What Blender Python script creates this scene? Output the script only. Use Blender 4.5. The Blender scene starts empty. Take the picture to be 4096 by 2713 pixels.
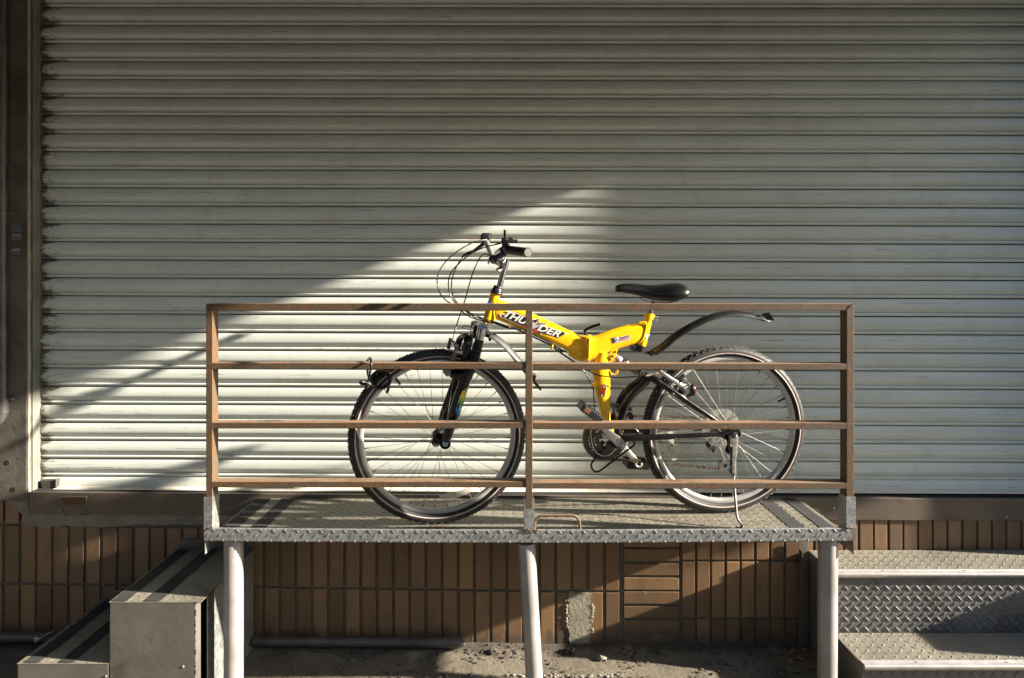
import bpy, bmesh, math, random
from mathutils import Vector, Matrix, noise
rad = math.radians
random.seed(7)
S = bpy.context.scene
COL = S.collection

# ------------------------------------------------------------------ camera, sky, sun, exposure
F = 2731.0                      # focal length in photo pixels (24 mm on 36 mm)
EYE = 1.5
cam = bpy.data.objects.new('camera', bpy.data.cameras.new('camera'))
COL.objects.link(cam)
cam.location = (0, 0, EYE); cam.rotation_euler = (rad(90), 0, 0)
cam.data.lens = 24; cam.data.sensor_width = 36
cam.data.shift_y = -(1356.5 - 1165) / 4096
cam.data.clip_start = .05; cam.data.clip_end = 300
S.camera = cam

to_sun = Vector((1.0, -0.150, 0.385)).normalized()
el = math.asin(to_sun.z); az = math.atan2(to_sun.x, to_sun.y)
W_ = bpy.data.worlds.new('World'); S.world = W_; W_.use_nodes = True
wn = W_.node_tree
sky = wn.nodes.new('ShaderNodeTexSky'); sky.sky_type = 'NISHITA'; sky.sun_disc = False
sky.sun_elevation = el; sky.sun_rotation = az; sky.air_density = 1.0; sky.dust_density = 1.0; sky.ozone_density = 1.0
bg = wn.nodes['Background']; bg.inputs[1].default_value = 0.068
wn.links.new(sky.outputs[0], bg.inputs[0])
sun = bpy.data.objects.new('sun', bpy.data.lights.new('sun', 'SUN')); COL.objects.link(sun)
sun.data.energy = 5.0; sun.data.angle = rad(0.9); sun.data.color = (1.0, 0.90, 0.78)
sun.rotation_euler = (-to_sun).to_track_quat('-Z', 'Y').to_euler()
S.view_settings.view_transform = 'Standard'; S.view_settings.look = 'None'
S.view_settings.gamma = 1; S.view_settings.use_curve_mapping = False
S.view_settings.exposure = 2.18
S.cycles.max_bounces = 8

# ------------------------------------------------------------------ helpers
def W(px, py, Y):               # photo pixel at distance Y -> point in the place
    return Vector(((px - 2048) / F * Y, Y, EYE - (py - 1165) / F * Y))

def link(name, me, parent=None):
    o = bpy.data.objects.new(name, me); COL.objects.link(o)
    if parent is not None: o.parent = parent
    return o

def tag(o, label, cat, group=None):
    o['label'] = label; o['category'] = cat
    if group: o['group'] = group
    return o

def root(name, loc, label, cat, group=None, rot=(0, 0, 0)):
    o = link(name, None); o.location = loc; o.rotation_euler = rot
    o.empty_display_size = .05
    return tag(o, label, cat, group)

class MB:
    """collects shapes; build() makes ONE mesh object"""
    def __init__(s): s.v = []; s.f = []; s.sm = []
    def add(s, vs, fs, smooth=False):
        n = len(s.v); s.v += [Vector(v) for v in vs]
        for f in fs: s.f.append(tuple(i + n for i in f)); s.sm.append(smooth)
    def box(s, a, b, bev=0.0, M=None):
        bm = bmesh.new(); bmesh.ops.create_cube(bm, size=1)
        c = [(a[i] + b[i]) / 2 for i in range(3)]; d = [abs(b[i] - a[i]) for i in range(3)]
        for v in bm.verts: v.co = Vector((v.co.x * d[0], v.co.y * d[1], v.co.z * d[2])) + Vector(c)
        if bev > 0: bmesh.ops.bevel(bm, geom=bm.edges[:], offset=min(bev, min(d) * .45), segments=2, profile=.5, affect='EDGES')
        if M is not None: bm.transform(M)
        bm.verts.index_update()
        s.add([v.co.copy() for v in bm.verts], [[v.index for v in f.verts] for f in bm.faces]); bm.free()
        return s
    def prism(s, pts, d):       # polygon pts extruded along d
        n = len(pts); d = Vector(d); pts = [Vector(p) for p in pts]
        s.add(pts + [p + d for p in pts], [tuple(range(n)), tuple(range(2 * n - 1, n - 1, -1))] +
              [(i, i + n, (i + 1) % n + n, (i + 1) % n) for i in range(n)])
        return s
    def tube(s, pts, r, seg=12, cap=True, closed=False, flat=None):
        pts = [Vector(p) for p in pts]; n = len(pts)
        rs = r if isinstance(r, (list, tuple)) else [r] * n
        up = None; vs = []
        for i, p in enumerate(pts):
            if closed: t = pts[(i + 1) % n] - pts[i - 1]
            else: t = pts[min(i + 1, n - 1)] - pts[max(i - 1, 0)]
            if t.length < 1e-9: t = Vector((0, 0, 1))
            t.normalize()
            if up is None:
                up = Vector((0, 1, 0)) if abs(t.y) < .9 else Vector((1, 0, 0))
            up = (up - t * up.dot(t)); up.normalize(); q = t.cross(up)
            a, b = (1, 1) if flat is None else flat
            for k in range(seg):
                w = 2 * math.pi * k / seg
                vs.append(p + (up * math.cos(w) * a + q * math.sin(w) * b) * rs[i])
        fs = []
        for i in range(n if closed else n - 1):
            j = (i + 1) % n
            for k in range(seg):
                fs.append((i * seg + k, i * seg + (k + 1) % seg, j * seg + (k + 1) % seg, j * seg + k))
        s.add(vs, fs, True)
        if cap and not closed:
            s.add(vs[:seg], [tuple(range(seg))[::-1]]); s.add(vs[-seg:], [tuple(range(seg))])
        return s
    def cyl(s, a, b, r, seg=20, r2=None): return s.tube([a, b], [r, r if r2 is None else r2], seg)
    def lathe(s, prof, seg, M=None, closed=True):   # prof (radius, y) revolved about the Y axis
        n = len(prof); vs = []
        for k in range(seg):
            w = 2 * math.pi * k / seg
            for (r_, y_) in prof: vs.append(Vector((r_ * math.cos(w), y_, r_ * math.sin(w))))
        if M is not None: vs = [M @ v for v in vs]
        fs = []
        for k in range(seg):
            k2 = (k + 1) % seg
            for i in range(n if closed else n - 1):
                j = (i + 1) % n
                fs.append((k * n + i, k * n + j, k2 * n + j, k2 * n + i))
        s.add(vs, fs, True); return s
    def loft(s, st, seg=20, ex=3.0, cap=True):
        """stations (top point, bottom point, half width vector): superellipse sections"""
        vs = []
        for (T, B, wv) in st:
            T = Vector(T); B = Vector(B); c = (T + B) / 2; h = (T - B) / 2; wv = Vector(wv)
            for k in range(seg):
                a = 2 * math.pi * k / seg; ca, sa = math.cos(a), math.sin(a)
                x = math.copysign(abs(ca) ** (2 / ex), ca); y = math.copysign(abs(sa) ** (2 / ex), sa)
                vs.append(c + h * y + wv * x)
        fs = []
        for i in range(len(st) - 1):
            for k in range(seg):
                fs.append((i * seg + k, i * seg + (k + 1) % seg, (i + 1) * seg + (k + 1) % seg, (i + 1) * seg + k))
        s.add(vs, fs, True)
        if cap: s.add(vs[:seg], [tuple(range(seg))[::-1]]); s.add(vs[-seg:], [tuple(range(seg))])
        return s
    def build(s, name, mat, parent=None, kind=None, label=None, loc=None):
        off = Vector((0, 0, 0))
        if loc is not None: off = Vector(loc)
        elif parent is not None and not parent.get('local'): 
            p = parent
            while p is not None: off = off + p.location; p = p.parent
        me = bpy.data.meshes.new(name)
        me.from_pydata([v - off for v in s.v], [], s.f)
        me.polygons.foreach_set('use_smooth', s.sm)
        me.materials.append(mat); me.update()
        bm = bmesh.new(); bm.from_mesh(me); bmesh.ops.recalc_face_normals(bm, faces=bm.faces[:]); bm.to_mesh(me); bm.free()
        o = link(name, me, parent)
        if loc is not None: o.location = off
        if parent is not None and parent.get('local'): o['local'] = 1
        if kind: o['kind'] = kind
        if label: o['label'] = label
        return o

def smooth_path(pts, n=6):      # Catmull-Rom
    pts = [Vector(p) for p in pts]; out = []
    for i in range(len(pts) - 1):
        p0 = pts[max(i - 1, 0)]; p1 = pts[i]; p2 = pts[i + 1]; p3 = pts[min(i + 2, len(pts) - 1)]
        for k in range(n):
            t = k / n
            out.append(.5 * ((2 * p1) + (p2 - p0) * t + (2 * p0 - 5 * p1 + 4 * p2 - p3) * t * t + (3 * p1 - p0 - 3 * p2 + p3) * t ** 3))
    out.append(pts[-1]); return out

# ------------------------------------------------------------------ materials
class N:
    def __init__(s, name):
        s.m = bpy.data.materials.new(name); s.m.use_nodes = True; s.t = s.m.node_tree
        s.b = s.t.nodes['Principled BSDF']
        s.tc = s.t.nodes.new('ShaderNodeTexCoord'); s.oi = s.t.nodes.new('ShaderNodeObjectInfo')
    def L(s, a, b): s.t.links.new(a, b)
    def n(s, ty, **kw):
        x = s.t.nodes.new(ty)
        for k, v in kw.items(): setattr(x, k, v)
        return x
    def val(s, x, sock):
        if hasattr(x, 'is_output') or hasattr(x, 'links'): s.L(x, sock)
        else: sock.default_value = x
    def math(s, op, a, b=None, c=None, clamp=False):
        x = s.n('ShaderNodeMath', operation=op, use_clamp=clamp); s.val(a, x.inputs[0])
        if b is not None: s.val(b, x.inputs[1])
        if c is not None: s.val(c, x.inputs[2])
        return x.outputs[0]
    def vec(s, scale=(1, 1, 1), rnd=True, world=False):
        m = s.n('ShaderNodeMapping'); m.inputs['Scale'].default_value = scale
        src = s.tc.outputs['Object']
        if rnd:
            ad = s.n('ShaderNodeVectorMath', operation='ADD')
            mu = s.n('ShaderNodeVectorMath', operation='SCALE'); cb = s.n('ShaderNodeCombineXYZ')
            for i in range(3): s.L(s.oi.outputs['Random'], cb.inputs[i])
            s.L(cb.outputs[0], mu.inputs[0]); mu.inputs['Scale'].default_value = 23.0
            s.L(src, ad.inputs[0]); s.L(mu.outputs[0], ad.inputs[1]); src = ad.outputs[0]
        s.L(src, m.inputs[0]); return m.outputs[0]
    def noise(s, scale, vs=(1, 1, 1), detail=4, rough=.6, rnd=True, dist=0):
        x = s.n('ShaderNodeTexNoise'); x.inputs['Scale'].default_value = scale
        x.inputs['Detail'].default_value = detail; x.inputs['Roughness'].default_value = rough
        x.inputs['Distortion'].default_value = dist
        s.L(s.vec(vs, rnd), x.inputs['Vector']); return x.outputs['Fac']
    def ramp(s, fac, lo, hi):
        x = s.n('ShaderNodeMapRange', interpolation_type='SMOOTHSTEP')
        s.val(fac, x.inputs[0]); x.inputs[1].default_value = lo; x.inputs[2].default_value = hi
        return x.outputs[0]
    def mix(s, fac, a, b):
        x = s.n('ShaderNodeMix', data_type='RGBA'); s.val(fac, x.inputs[0])
        for v, k in ((a, 6), (b, 7)):
            if isinstance(v, tuple): x.inputs[k].default_value = (*v, 1)
            else: s.L(v, x.inputs[k])
        return x.outputs[2]
    def out(s, col=None, rough=None, metal=None, bump=None, bstr=.3, bdist=.002):
        if col is not None:
            if isinstance(col, tuple): s.b.inputs['Base Color'].default_value = (*col, 1)
            else: s.L(col, s.b.inputs['Base Color'])
        if rough is not None: s.val(rough, s.b.inputs['Roughness'])
        if metal is not None: s.val(metal, s.b.inputs['Metallic'])
        if bump is not None:
            b = s.n('ShaderNodeBump'); b.inputs['Strength'].default_value = bstr; b.inputs['Distance'].default_value = bdist
            s.L(bump, b.inputs['Height']); s.L(b.outputs[0], s.b.inputs['Normal'])
        return s.m

def simple(name, col, rough=.5, metal=0.0, var=.25, vscale=12, bump=0.0, bscale=150, rvar=.1):
    k = N(name)
    f = k.noise(vscale, detail=5)
    c = k.mix(k.ramp(f, .3, .7), tuple(x * (1 - var) for x in col), tuple(min(1, x * (1 + var)) for x in col))
    r = k.math('MULTIPLY_ADD', k.noise(vscale * 3), rvar * 2, rough - rvar)
    return k.out(c, r, metal, k.noise(bscale, detail=3) if bump else None, bump, .001)

def m_rust():
    k = N('rusty_painted_steel')
    big = k.noise(9, detail=6); fine = k.noise(260, detail=3, rough=.7); mid = k.noise(45, detail=4)
    c = k.mix(k.ramp(big, .38, .62), (.098, .052, .018), (.078, .058, .034))
    c = k.mix(k.ramp(mid, .52, .68), c, (.135, .055, .018))
    c = k.mix(k.ramp(k.noise(28, detail=5, dist=.8), .58, .66), c, (.075, .045, .026))
    c = k.mix(k.ramp(fine, .58, .72), c, (.25, .15, .062))
    c = k.mix(k.ramp(k.noise(170, detail=2), .57, .66), c, (.035, .019, .011))
    ge = k.n('ShaderNodeNewGeometry'); sx = k.n('ShaderNodeSeparateXYZ'); k.L(ge.outputs['Normal'], sx.inputs[0])
    pale_top = k.math('MULTIPLY', k.ramp(sx.outputs[2], .6, .95), k.ramp(k.noise(12, detail=5), .25, .55))   # paler colour on the up-facing faces
    c = k.mix(k.math('MULTIPLY', pale_top, .8), c, (.25, .155, .09))
    return k.out(c, .7, .0, k.math('ADD', fine, k.math('MULTIPLY', mid, .8)), .5, .0022)

def m_galv(name, base=(.27, .275, .265), metal=.5, rough=.42, spangle=.35):
    k = N(name)
    v = k.n('ShaderNodeTexVoronoi'); v.inputs['Scale'].default_value = 95; k.L(k.vec((1, 1, 1)), v.inputs['Vector'])
    sp = k.n('ShaderNodeSeparateColor'); k.L(v.outputs['Color'], sp.inputs[0])
    f = k.math('MULTIPLY_ADD', sp.outputs[0], spangle, k.math('MULTIPLY', k.noise(18 if spangle > .2 else 6, detail=8), 1 - spangle))
    c = k.mix(k.ramp(f, .3, .7), tuple(x * (.84 if spangle < .2 else .76) for x in base), tuple(x * (1.14 if spangle < .2 else 1.22) for x in base))
    c = k.mix(k.ramp(k.noise(5, detail=6, dist=.6), .56, .72), c, tuple(x * y for x, y in zip(base, (.62, .55, .46))))
    return k.out(c, k.math('MULTIPLY_ADD', f, .25, rough - .12), metal, k.noise(120, detail=4), .08, .001)

def m_shutter():
    k = N('shutter_paint')
    x = k.n('ShaderNodeSeparateXYZ'); k.L(k.tc.outputs['Object'], x.inputs[0])
    X = x.outputs[0]
    base = k.mix(k.ramp(k.noise(2.2, (1, 1, 6), 5), .35, .65), (.54, .572, .51), (.60, .632, .565))
    base = k.mix(k.math('MULTIPLY', k.ramp(k.noise(7, (1, 1, 1), 6, .7), .5, .8), .22), base, (.44, .43, .36))
    # thin horizontal scratches rubbed by rolling
    zf_ = k.math('MULTIPLY', x.outputs[2], -1 / .0809)
    def line(a, b_, thick, seed, lo):
        z0 = k.math('MULTIPLY_ADD', k.math('FRACT', k.math('MULTIPLY', k.oi.outputs['Random'], seed)), b_, a)
        z0 = k.math('ADD', z0, k.math('MULTIPLY', k.noise(1.5 + seed * .01, (1, .01, .01), 2), .05))
        d = k.math('ABSOLUTE', k.math('SUBTRACT', zf_, z0))
        return k.math('MULTIPLY', k.ramp(d, thick, thick * .45), k.ramp(k.noise(3.1 + seed * .02, (1, .01, .01), 6, .75), lo, lo + .035))
    st = k.math('MAXIMUM', k.math('MAXIMUM', line(.12, .45, .016, 7.3, .575), line(.20, .36, .009, 13.7, .55)), line(.80, .08, .018, 29.1, .60))
    c = k.mix(k.math('MULTIPLY', st, .85), base, (.075, .065, .045))
    # specks
    c = k.mix(k.math('MULTIPLY', k.ramp(k.noise(95, (1, 1, 1), 2), .745, .78), .8), c, (.08, .06, .04))
    c = k.mix(k.math('MULTIPLY', k.ramp(k.noise(5, (2.2, 1, .5), 7, .7), .50, .75), .28), c, (.36, .34, .27))
    # rust stains
    ru = k.math('MULTIPLY', k.ramp(k.noise(3.4, (1, 1, 12), 4), .66, .76), .45)
    c = k.mix(ru, c, (.36, .18, .09))
    # grime that creeps in from the guide rail
    e1 = k.math('SUBTRACT', 1.0, k.math('MULTIPLY', X, 6.0), clamp=True)
    e2 = k.math('SUBTRACT', 1.0, k.math('MULTIPLY', X, 30.0), clamp=True)
    z = k.math('MULTIPLY', x.outputs[2], -1 / .0809)           # 0..1 down one slat
    low = k.ramp(z, .50, .95); top = k.ramp(z, .30, .03)
    amt = k.math('ADD', k.math('MULTIPLY', e1, .20), k.math('ADD', k.math('MULTIPLY', k.math('MULTIPLY', e1, k.math('MAXIMUM', k.math('MULTIPLY', low, k.math('FRACT', k.math('MULTIPLY', k.oi.outputs['Random'], 5.1))), k.math('MULTIPLY', top, k.math('FRACT', k.math('MULTIPLY', k.oi.outputs['Random'], 11.3))))), .36), k.math('MULTIPLY', e2, .16)))
    g = k.ramp(k.math('ADD', amt, k.noise(30, (.4, 1, 1.2), 8, .78)), .71, .84)
    c = k.mix(k.math('MULTIPLY', g, .9), c, (.040, .030, .020))
    sp = k.math('MULTIPLY', k.ramp(k.noise(85, (.6, 1, 1), 3, .6), .60, .66), k.ramp(k.math('ADD', e1, k.math('MULTIPLY', k.noise(9, (1, 1, 1), 4), .8)), .75, 1.1))
    c = k.mix(k.math('MULTIPLY', sp, .8), c, (.05, .037, .022))
    c = k.mix(k.math('MULTIPLY', e1, .22), c, (.30, .27, .2))
    return k.out(c, k.math('MULTIPLY_ADD', k.noise(14, (.3, 1, 1)), .2, .34), .0, k.noise(90, (.1, 1, 1)), .05, .001)

def m_brick():
    k = N('glazed_brown_tile')
    c = k.mix(k.oi.outputs['Random'], (.108, .062, .029), (.225, .130, .062))
    c = k.mix(k.math('MULTIPLY', k.ramp(k.noise(30, (1, 1, .4), 6), .5, .8), .5), c, (.10, .065, .042))
    c = k.mix(k.math('MULTIPLY', k.ramp(k.noise(85, detail=2), .70, .76), .8), c, (.05, .035, .022))
    c = k.mix(k.math('MULTIPLY', k.ramp(k.noise(16, (3, 1, .6), 7, .7), .66, .76), .45), c, (.26, .23, .18))
    # stains that run across several tiles: drips and splashed dirt
    ge = k.n('ShaderNodeNewGeometry'); mp = k.n('ShaderNodeMapping'); mp.inputs['Scale'].default_value = (1, 1, .35); k.L(ge.outputs['Position'], mp.inputs[0])
    def wn_(sc, dt=8, r=.68, ds=.3):
        x = k.n('ShaderNodeTexNoise'); x.inputs['Scale'].default_value = sc; x.inputs['Detail'].default_value = dt; x.inputs['Roughness'].default_value = r; x.inputs['Distortion'].default_value = ds
        k.L(mp.outputs[0], x.inputs['Vector']); return x.outputs['Fac']
    c = k.mix(k.math('MULTIPLY', k.ramp(wn_(4), .46, .68), .6), c, (.075, .050, .030))
    c = k.mix(k.math('MULTIPLY', k.ramp(wn_(40, 4, .6, 0), .66, .74), .55), c, (.30, .27, .21))
    px_ = k.n('ShaderNodeSeparateXYZ'); k.L(ge.outputs['Position'], px_.inputs[0])
    spl = k.ramp(k.math('ADD', k.math('MULTIPLY', k.ramp(px_.outputs[2], .12, -.06), .45), wn_(22)), .72, .92)
    c = k.mix(k.math('MULTIPLY', spl, .75), c, (.055, .045, .033))
    return k.out(c, k.math('MULTIPLY_ADD', k.noise(30), .3, .33), 0, k.noise(60, (1, 1, .5)), .22, .002)

def m_concrete(name, a, b, s1=5, bump=.5, bs=35, dark=(.05, .042, .03), dlo=.6, dhi=.75):
    k = N(name)
    c = k.mix(k.ramp(k.noise(s1, detail=8, rough=.65), .3, .7), a, b)
    c = k.mix(k.math('MULTIPLY', k.ramp(k.noise(s1 * 2.7, detail=8, rough=.7, dist=.4), dlo, dhi), .8), c, dark)
    c = k.mix(k.math('MULTIPLY', k.ramp(k.noise(150, detail=2), .64, .74), .5), c, dark)
    return k.out(c, .88, 0, k.math('ADD', k.noise(bs, detail=8), k.math('MULTIPLY', k.noise(bs * 6), .3)), bump, .006)

def m_ground():
    k = N('cracked_concrete')
    c = k.mix(k.ramp(k.noise(4, detail=8, rough=.65), .3, .7), (.105, .092, .064), (.175, .152, .108))
    c = k.mix(k.math('MULTIPLY', k.ramp(k.noise(13, detail=8, rough=.72, dist=.5), .53, .68), .85), c, (.045, .038, .027))
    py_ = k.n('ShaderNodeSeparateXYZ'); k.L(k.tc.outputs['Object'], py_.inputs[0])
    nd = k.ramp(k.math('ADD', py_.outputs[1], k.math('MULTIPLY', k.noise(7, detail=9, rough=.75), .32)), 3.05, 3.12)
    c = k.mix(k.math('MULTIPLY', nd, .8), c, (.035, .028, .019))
    c = k.mix(k.math('MULTIPLY', k.ramp(k.noise(42, detail=5, rough=.7, dist=.3), .60, .66), .65), c, (.04, .032, .022))
    v = k.n('ShaderNodeTexVoronoi', feature='DISTANCE_TO_EDGE'); v.inputs['Scale'].default_value = 2.3
    nz = k.n('ShaderNodeTexNoise'); nz.inputs['Scale'].default_value = 6; nz.inputs['Detail'].default_value = 5
    mx = k.n('ShaderNodeMix', data_type='RGBA'); mx.inputs[0].default_value = .18
    k.L(k.vec(rnd=False), nz.inputs['Vector']); k.L(k.vec(rnd=False), mx.inputs[6]); k.L(nz.outputs['Color'], mx.inputs[7])
    k.L(mx.outputs[2], v.inputs['Vector'])
    cr = k.math('MULTIPLY', k.ramp(v.outputs['Distance'], .010, .0), k.ramp(k.noise(3, detail=3, rnd=False), .46, .58))
    c = k.mix(k.math('MULTIPLY', cr, .9), c, (.03, .025, .018))
    h = k.math('SUBTRACT', k.math('ADD', k.noise(30, detail=8), k.math('MULTIPLY', k.noise(160), .3)), k.math('MULTIPLY', cr, 1.5))
    return k.out(c, .9, 0, h, .6, .008)

M = {}
M['rust'] = m_rust()
M['galv'] = m_galv('galvanised_steel')
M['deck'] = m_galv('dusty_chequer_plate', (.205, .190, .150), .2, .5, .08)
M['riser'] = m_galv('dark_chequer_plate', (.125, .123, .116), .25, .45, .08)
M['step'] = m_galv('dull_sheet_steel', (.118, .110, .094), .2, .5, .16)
M['leg'] = simple('silver_painted_tube', (.27, .255, .24), .42, .15, .16, 9, .06, 220)
M['shutter'] = m_shutter()
M['rail_guide'] = m_concrete('guide_rail_paint', (.10, .105, .085), (.17, .17, .14), 6, .15, 60, dlo=.66, dhi=.74)
M['brick'] = m_brick()
M['mortar'] = m_concrete('dark_mortar', (.075, .07, .055), (.12, .11, .085), 20, .5, 60)
M['pillar'] = m_concrete('stained_render', (.050, .045, .034), (.145, .128, .10), 3, .35, 30)
M['patch'] = m_concrete('cement_render', (.16, .145, .10), (.25, .225, .165), 12, .9, 60, dlo=.62, dhi=.8)
M['beam'] = m_galv('brown_steel_channel', (.115, .092, .070), .25, .42, .05)
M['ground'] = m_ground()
M['tape'] = simple('anti_slip_tape', (.026, .026, .025), .85, 0, .3, 8, .5, 500)
M['dark'] = simple('dark_void', (.02, .018, .015), .9)
M['pipe'] = simple('grey_plastic_pipe', (.065, .060, .053), .45, 0, .3, 9, .1, 60)
M['conc'] = simple('plain_concrete', (.20, .19, .165), .9, 0, .2, 4, .3, 40)
M['asphalt'] = simple('street_asphalt', (.045, .045, .043), .9, 0, .3, 3, .3, 60)
M['soot'] = simple('sooty_concrete', (.04, .039, .035), .9, 0, .2, 3, .3, 40)
M['facade'] = simple('far_facade', (.11, .105, .095), .85, 0, .2, .5)
M['white'] = simple('white_corner_paint', (.27, .25, .21), .6, 0, .2, 40, .4, 90)
M['flange'] = None
def m_flange():
    k = N('rust_spotted_cream_paint')
    c = k.mix(k.ramp(k.noise(20, (.4, 1, 1), 6), .50, .62), (.66, .62, .53), (.58, .52, .42))
    c = k.mix(k.ramp(k.noise(60, (.35, 1, 1), 5, .7), .60, .68), c, (.36, .19, .07))
    return k.out(c, .5, 0, k.noise(80), .2, .001)
M['flange'] = m_flange()
M['nosing'] = simple('aluminium_nosing', (.52, .49, .45), .34, .55, .12, 20)
M['yellow'] = simple('yellow_enamel', (.86, .47, .004), .22, 0, .03, 6, 0, 1, .03)
M['yellow'].node_tree.nodes['Principled BSDF'].inputs['Coat Weight'].default_value = .5
M['black'] = simple('black_gloss_paint', (.006, .0057, .0055), .24, 0, .3, 20, 0, 1, .06)
M['plastic'] = simple('black_plastic', (.0085, .008, .0075), .42, 0, .3, 30, .1, 300)
M['rubber'] = simple('tyre_rubber', (.013, .0125, .0115), .62, 0, .4, 30, .25, 300)
M['knob'] = simple('worn_tread_rubber', (.075, .07, .06), .65, 0, .5, 40, .2, 300)
M['grip'] = simple('grip_rubber', (.014, .014, .014), .6, 0, .2, 50)
M['stripe'] = simple('reflective_tyre_stripe', (.42, .34, .29), .5, 0, .1, 30)
M['chrome'] = simple('chrome', (.62, .61, .59), .14, 1, .08, 30, 0, 1, .05)
M['alloy'] = simple('brushed_alloy', (.66, .64, .60), .30, .75, .1, 30)
M['rim'] = simple('silver_rim', (.50, .485, .45), .34, .5, .08, 12)
M['spoke'] = simple('steel_spoke', (.24, .235, .21), .45, .7, .1, 40)
M['dirty'] = simple('oily_steel', (.14, .128, .105), .45, .5, .4, 60, .2, 200)
M['chain'] = simple('rusty_oily_chain', (.13, .10, .07), .5, .5, .4, 90)
M['grey'] = simple('grey_plastic_guard', (.024, .024, .023), .55, 0, .15, 10)
M['saddle'] = simple('black_vinyl', (.006, .006, .006), .33, 0, .3, 8, .12, 350, .05)
M['worn_paper'] = simple('worn_sticker_paper', (.26, .25, .22), .7, 0, .3, 60)
M['red'] = simple('red_print', (.62, .02, .015), .35, 0, .05, 5)
M['ink'] = simple('black_print', (.012, .012, .012), .35, 0, .05, 5)
M['paper'] = simple('white_print', (.66, .64, .60), .4, 0, .05, 5)
M['silverprint'] = simple('grey_print', (.36, .37, .38), .35, 0, .05, 5)
M['teal'] = simple('teal_print', (.03, .13, .12), .5, 0, .1, 5)
M['blue'] = simple('blue_print', (.02, .04, .30), .35, 0, .1, 5)
M['copper'] = simple('copper_ferrule', (.42, .22, .12), .35, .8)
M['tail'] = simple('dark_red_lens', (.09, .004, .01), .15, 0, .1)
k = N('clear_plastic'); k.out((.80, .77, .66), .25); k.b.inputs['Alpha'].default_value = .10
M['clear'] = k.m
k = N('reflector_plastic'); k.out((.62, .60, .50), .3, 0, k.noise(400), .4, .001); k.b.inputs['Transmission Weight'].default_value = .25
M['reflector'] = k.m
M['leaf'] = simple('dry_leaf', (.22, .11, .05), .8, 0, .4, 30)
M['sill_shade'] = simple('painted_gap_shade', (.012, .010, .008), .95, 0, .3, 20)  # near-black for the painted shade strip on the sill
M['dirt'] = simple('dark_dirt', (.07, .055, .04), .95, 0, .5, 40)
M['stone'] = simple('pale_rubble', (.22, .20, .155), .9, 0, .3, 20, .4, 80)

# ------------------------------------------------------------------ setting
YB = 2.975                      # face of the tiles
YS = 3.055                      # face of the shutter
ZD = 0.60                       # deck of the platform
ZG = -0.045

g = MB(); g.add([(-60, -60, -.075), (60, -60, -.075), (60, 3.3, -.075), (-60, 3.3, -.075)], [(0, 1, 2, 3)])
o = g.build('street', M['asphalt']); o['kind'] = 'structure'
# pavement strip at the foot of the wall, uneven and broken
g = MB(); nx, ny = 420, 80
x0, x1, y0, y1 = -4.0, 4.0, 1.6, 3.0
def gh(x, y):
    h = ZG + .006 * noise.noise((x * 3, y * 3, 1)) + .003 * noise.noise((x * 13, y * 13, 2)) + .0012 * noise.noise((x * 60, y * 60, 4))
    line = 2.735 + .03 * noise.noise((x * 4, 0, 5)) + .012 * noise.noise((x * 17, 0, 9)) - .05 * max(0, x - .2)
    d = (line - y) / .012
    if -.45 < x: h -= .022 * min(1, max(0, d)) * min(1, max(0, (x + .45) / .1))
    h += .012 * max(0, (y - 2.90) / .08)
    return h
for j in range(ny + 1):
    for i in range(nx + 1):
        x = x0 + (x1 - x0) * i / nx; t = j / ny; y = y0 + (y1 - y0) * (1 - (1 - t) ** 1.6)
        g.v.append(Vector((x, y, gh(x, y))))
for j in range(ny):
    for i in range(nx):
        a = j * (nx + 1) + i; g.f.append((a, a + 1, a + nx + 2, a + nx + 1)); g.sm.append(True)
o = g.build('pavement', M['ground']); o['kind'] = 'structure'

# dirt and crumbs along the wall
g = MB()
def blob(c, r, n=1):
    bm = bmesh.new(); bmesh.ops.create_icosphere(bm, subdivisions=n, radius=1)
    q = Matrix.Rotation(random.random() * 6.28, 4, Vector((random.random(), random.random(), random.random() + .1)))
    for v in bm.verts: v.co = q @ (v.co * random.uniform(.6, 1.25)); v.co = Vector((v.co.x * r * 1.3, v.co.y * r, v.co.z * r * .6)) + Vector(c)
    bm.verts.index_update(); g.add([v.co for v in bm.verts], [[v.index for v in f.verts] for f in bm.faces]); bm.free()
def clear_spot(x, y):
    return not (x < -1.1 and y > 2.44) and x < 1.27
for i in range(2300):
    x = random.uniform(-1.1, 1.25); y = 2.96 - abs(random.gauss(0, .05))
    if i > 850: y = random.uniform(2.70, 2.95)
    if noise.noise((x * 5, y * 7, 3)) < -.02: continue
    r = random.choice((.0012, .0018, .0025, .003, .0055)) * random.uniform(.6, 1.5)
    blob((x, y, gh(x, y) + r * .3), r, 1)
o = g.build('dirt_crumbs', M['dirt']); o['kind'] = 'stuff'
g = MB()
for i in range(120):
    x = random.uniform(-.35, .45); y = 2.728 + .03 * noise.noise((x * 4, 0, 5)) + random.uniform(-.02, .02)
    r = random.uniform(.002, .008); blob((x, y, gh(x, y) + r * .3), r, 1)
o = g.build('broken_concrete_edge', M['stone']); o['kind'] = 'stuff'
def rock(px, py, r, lab, mat='stone', name='rubble_piece', cat='rubble'):
    global g
    Y = (EYE - ZG) * F / (py - 1165); p = W(px, py, Y); g = MB(); blob((p.x, p.y, gh(p.x, p.y) + r * .4), r, 2)
    tag(g.build(name, M[mat]), lab, cat)
rock(2410, 2640, .018, 'flat buff rubble piece on the ground in front of the vertical tiles', name='rubble_piece')
rock(2275, 2612, .020, 'black crumpled scrap lying by the wall under the cement patch', 'plastic', 'crumpled_scrap', 'litter')
rock(1975, 2618, .020, 'dark dirt heap on sunlit ground beside the middle leg', 'dirt', 'dirt_heap', 'dirt')
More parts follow.
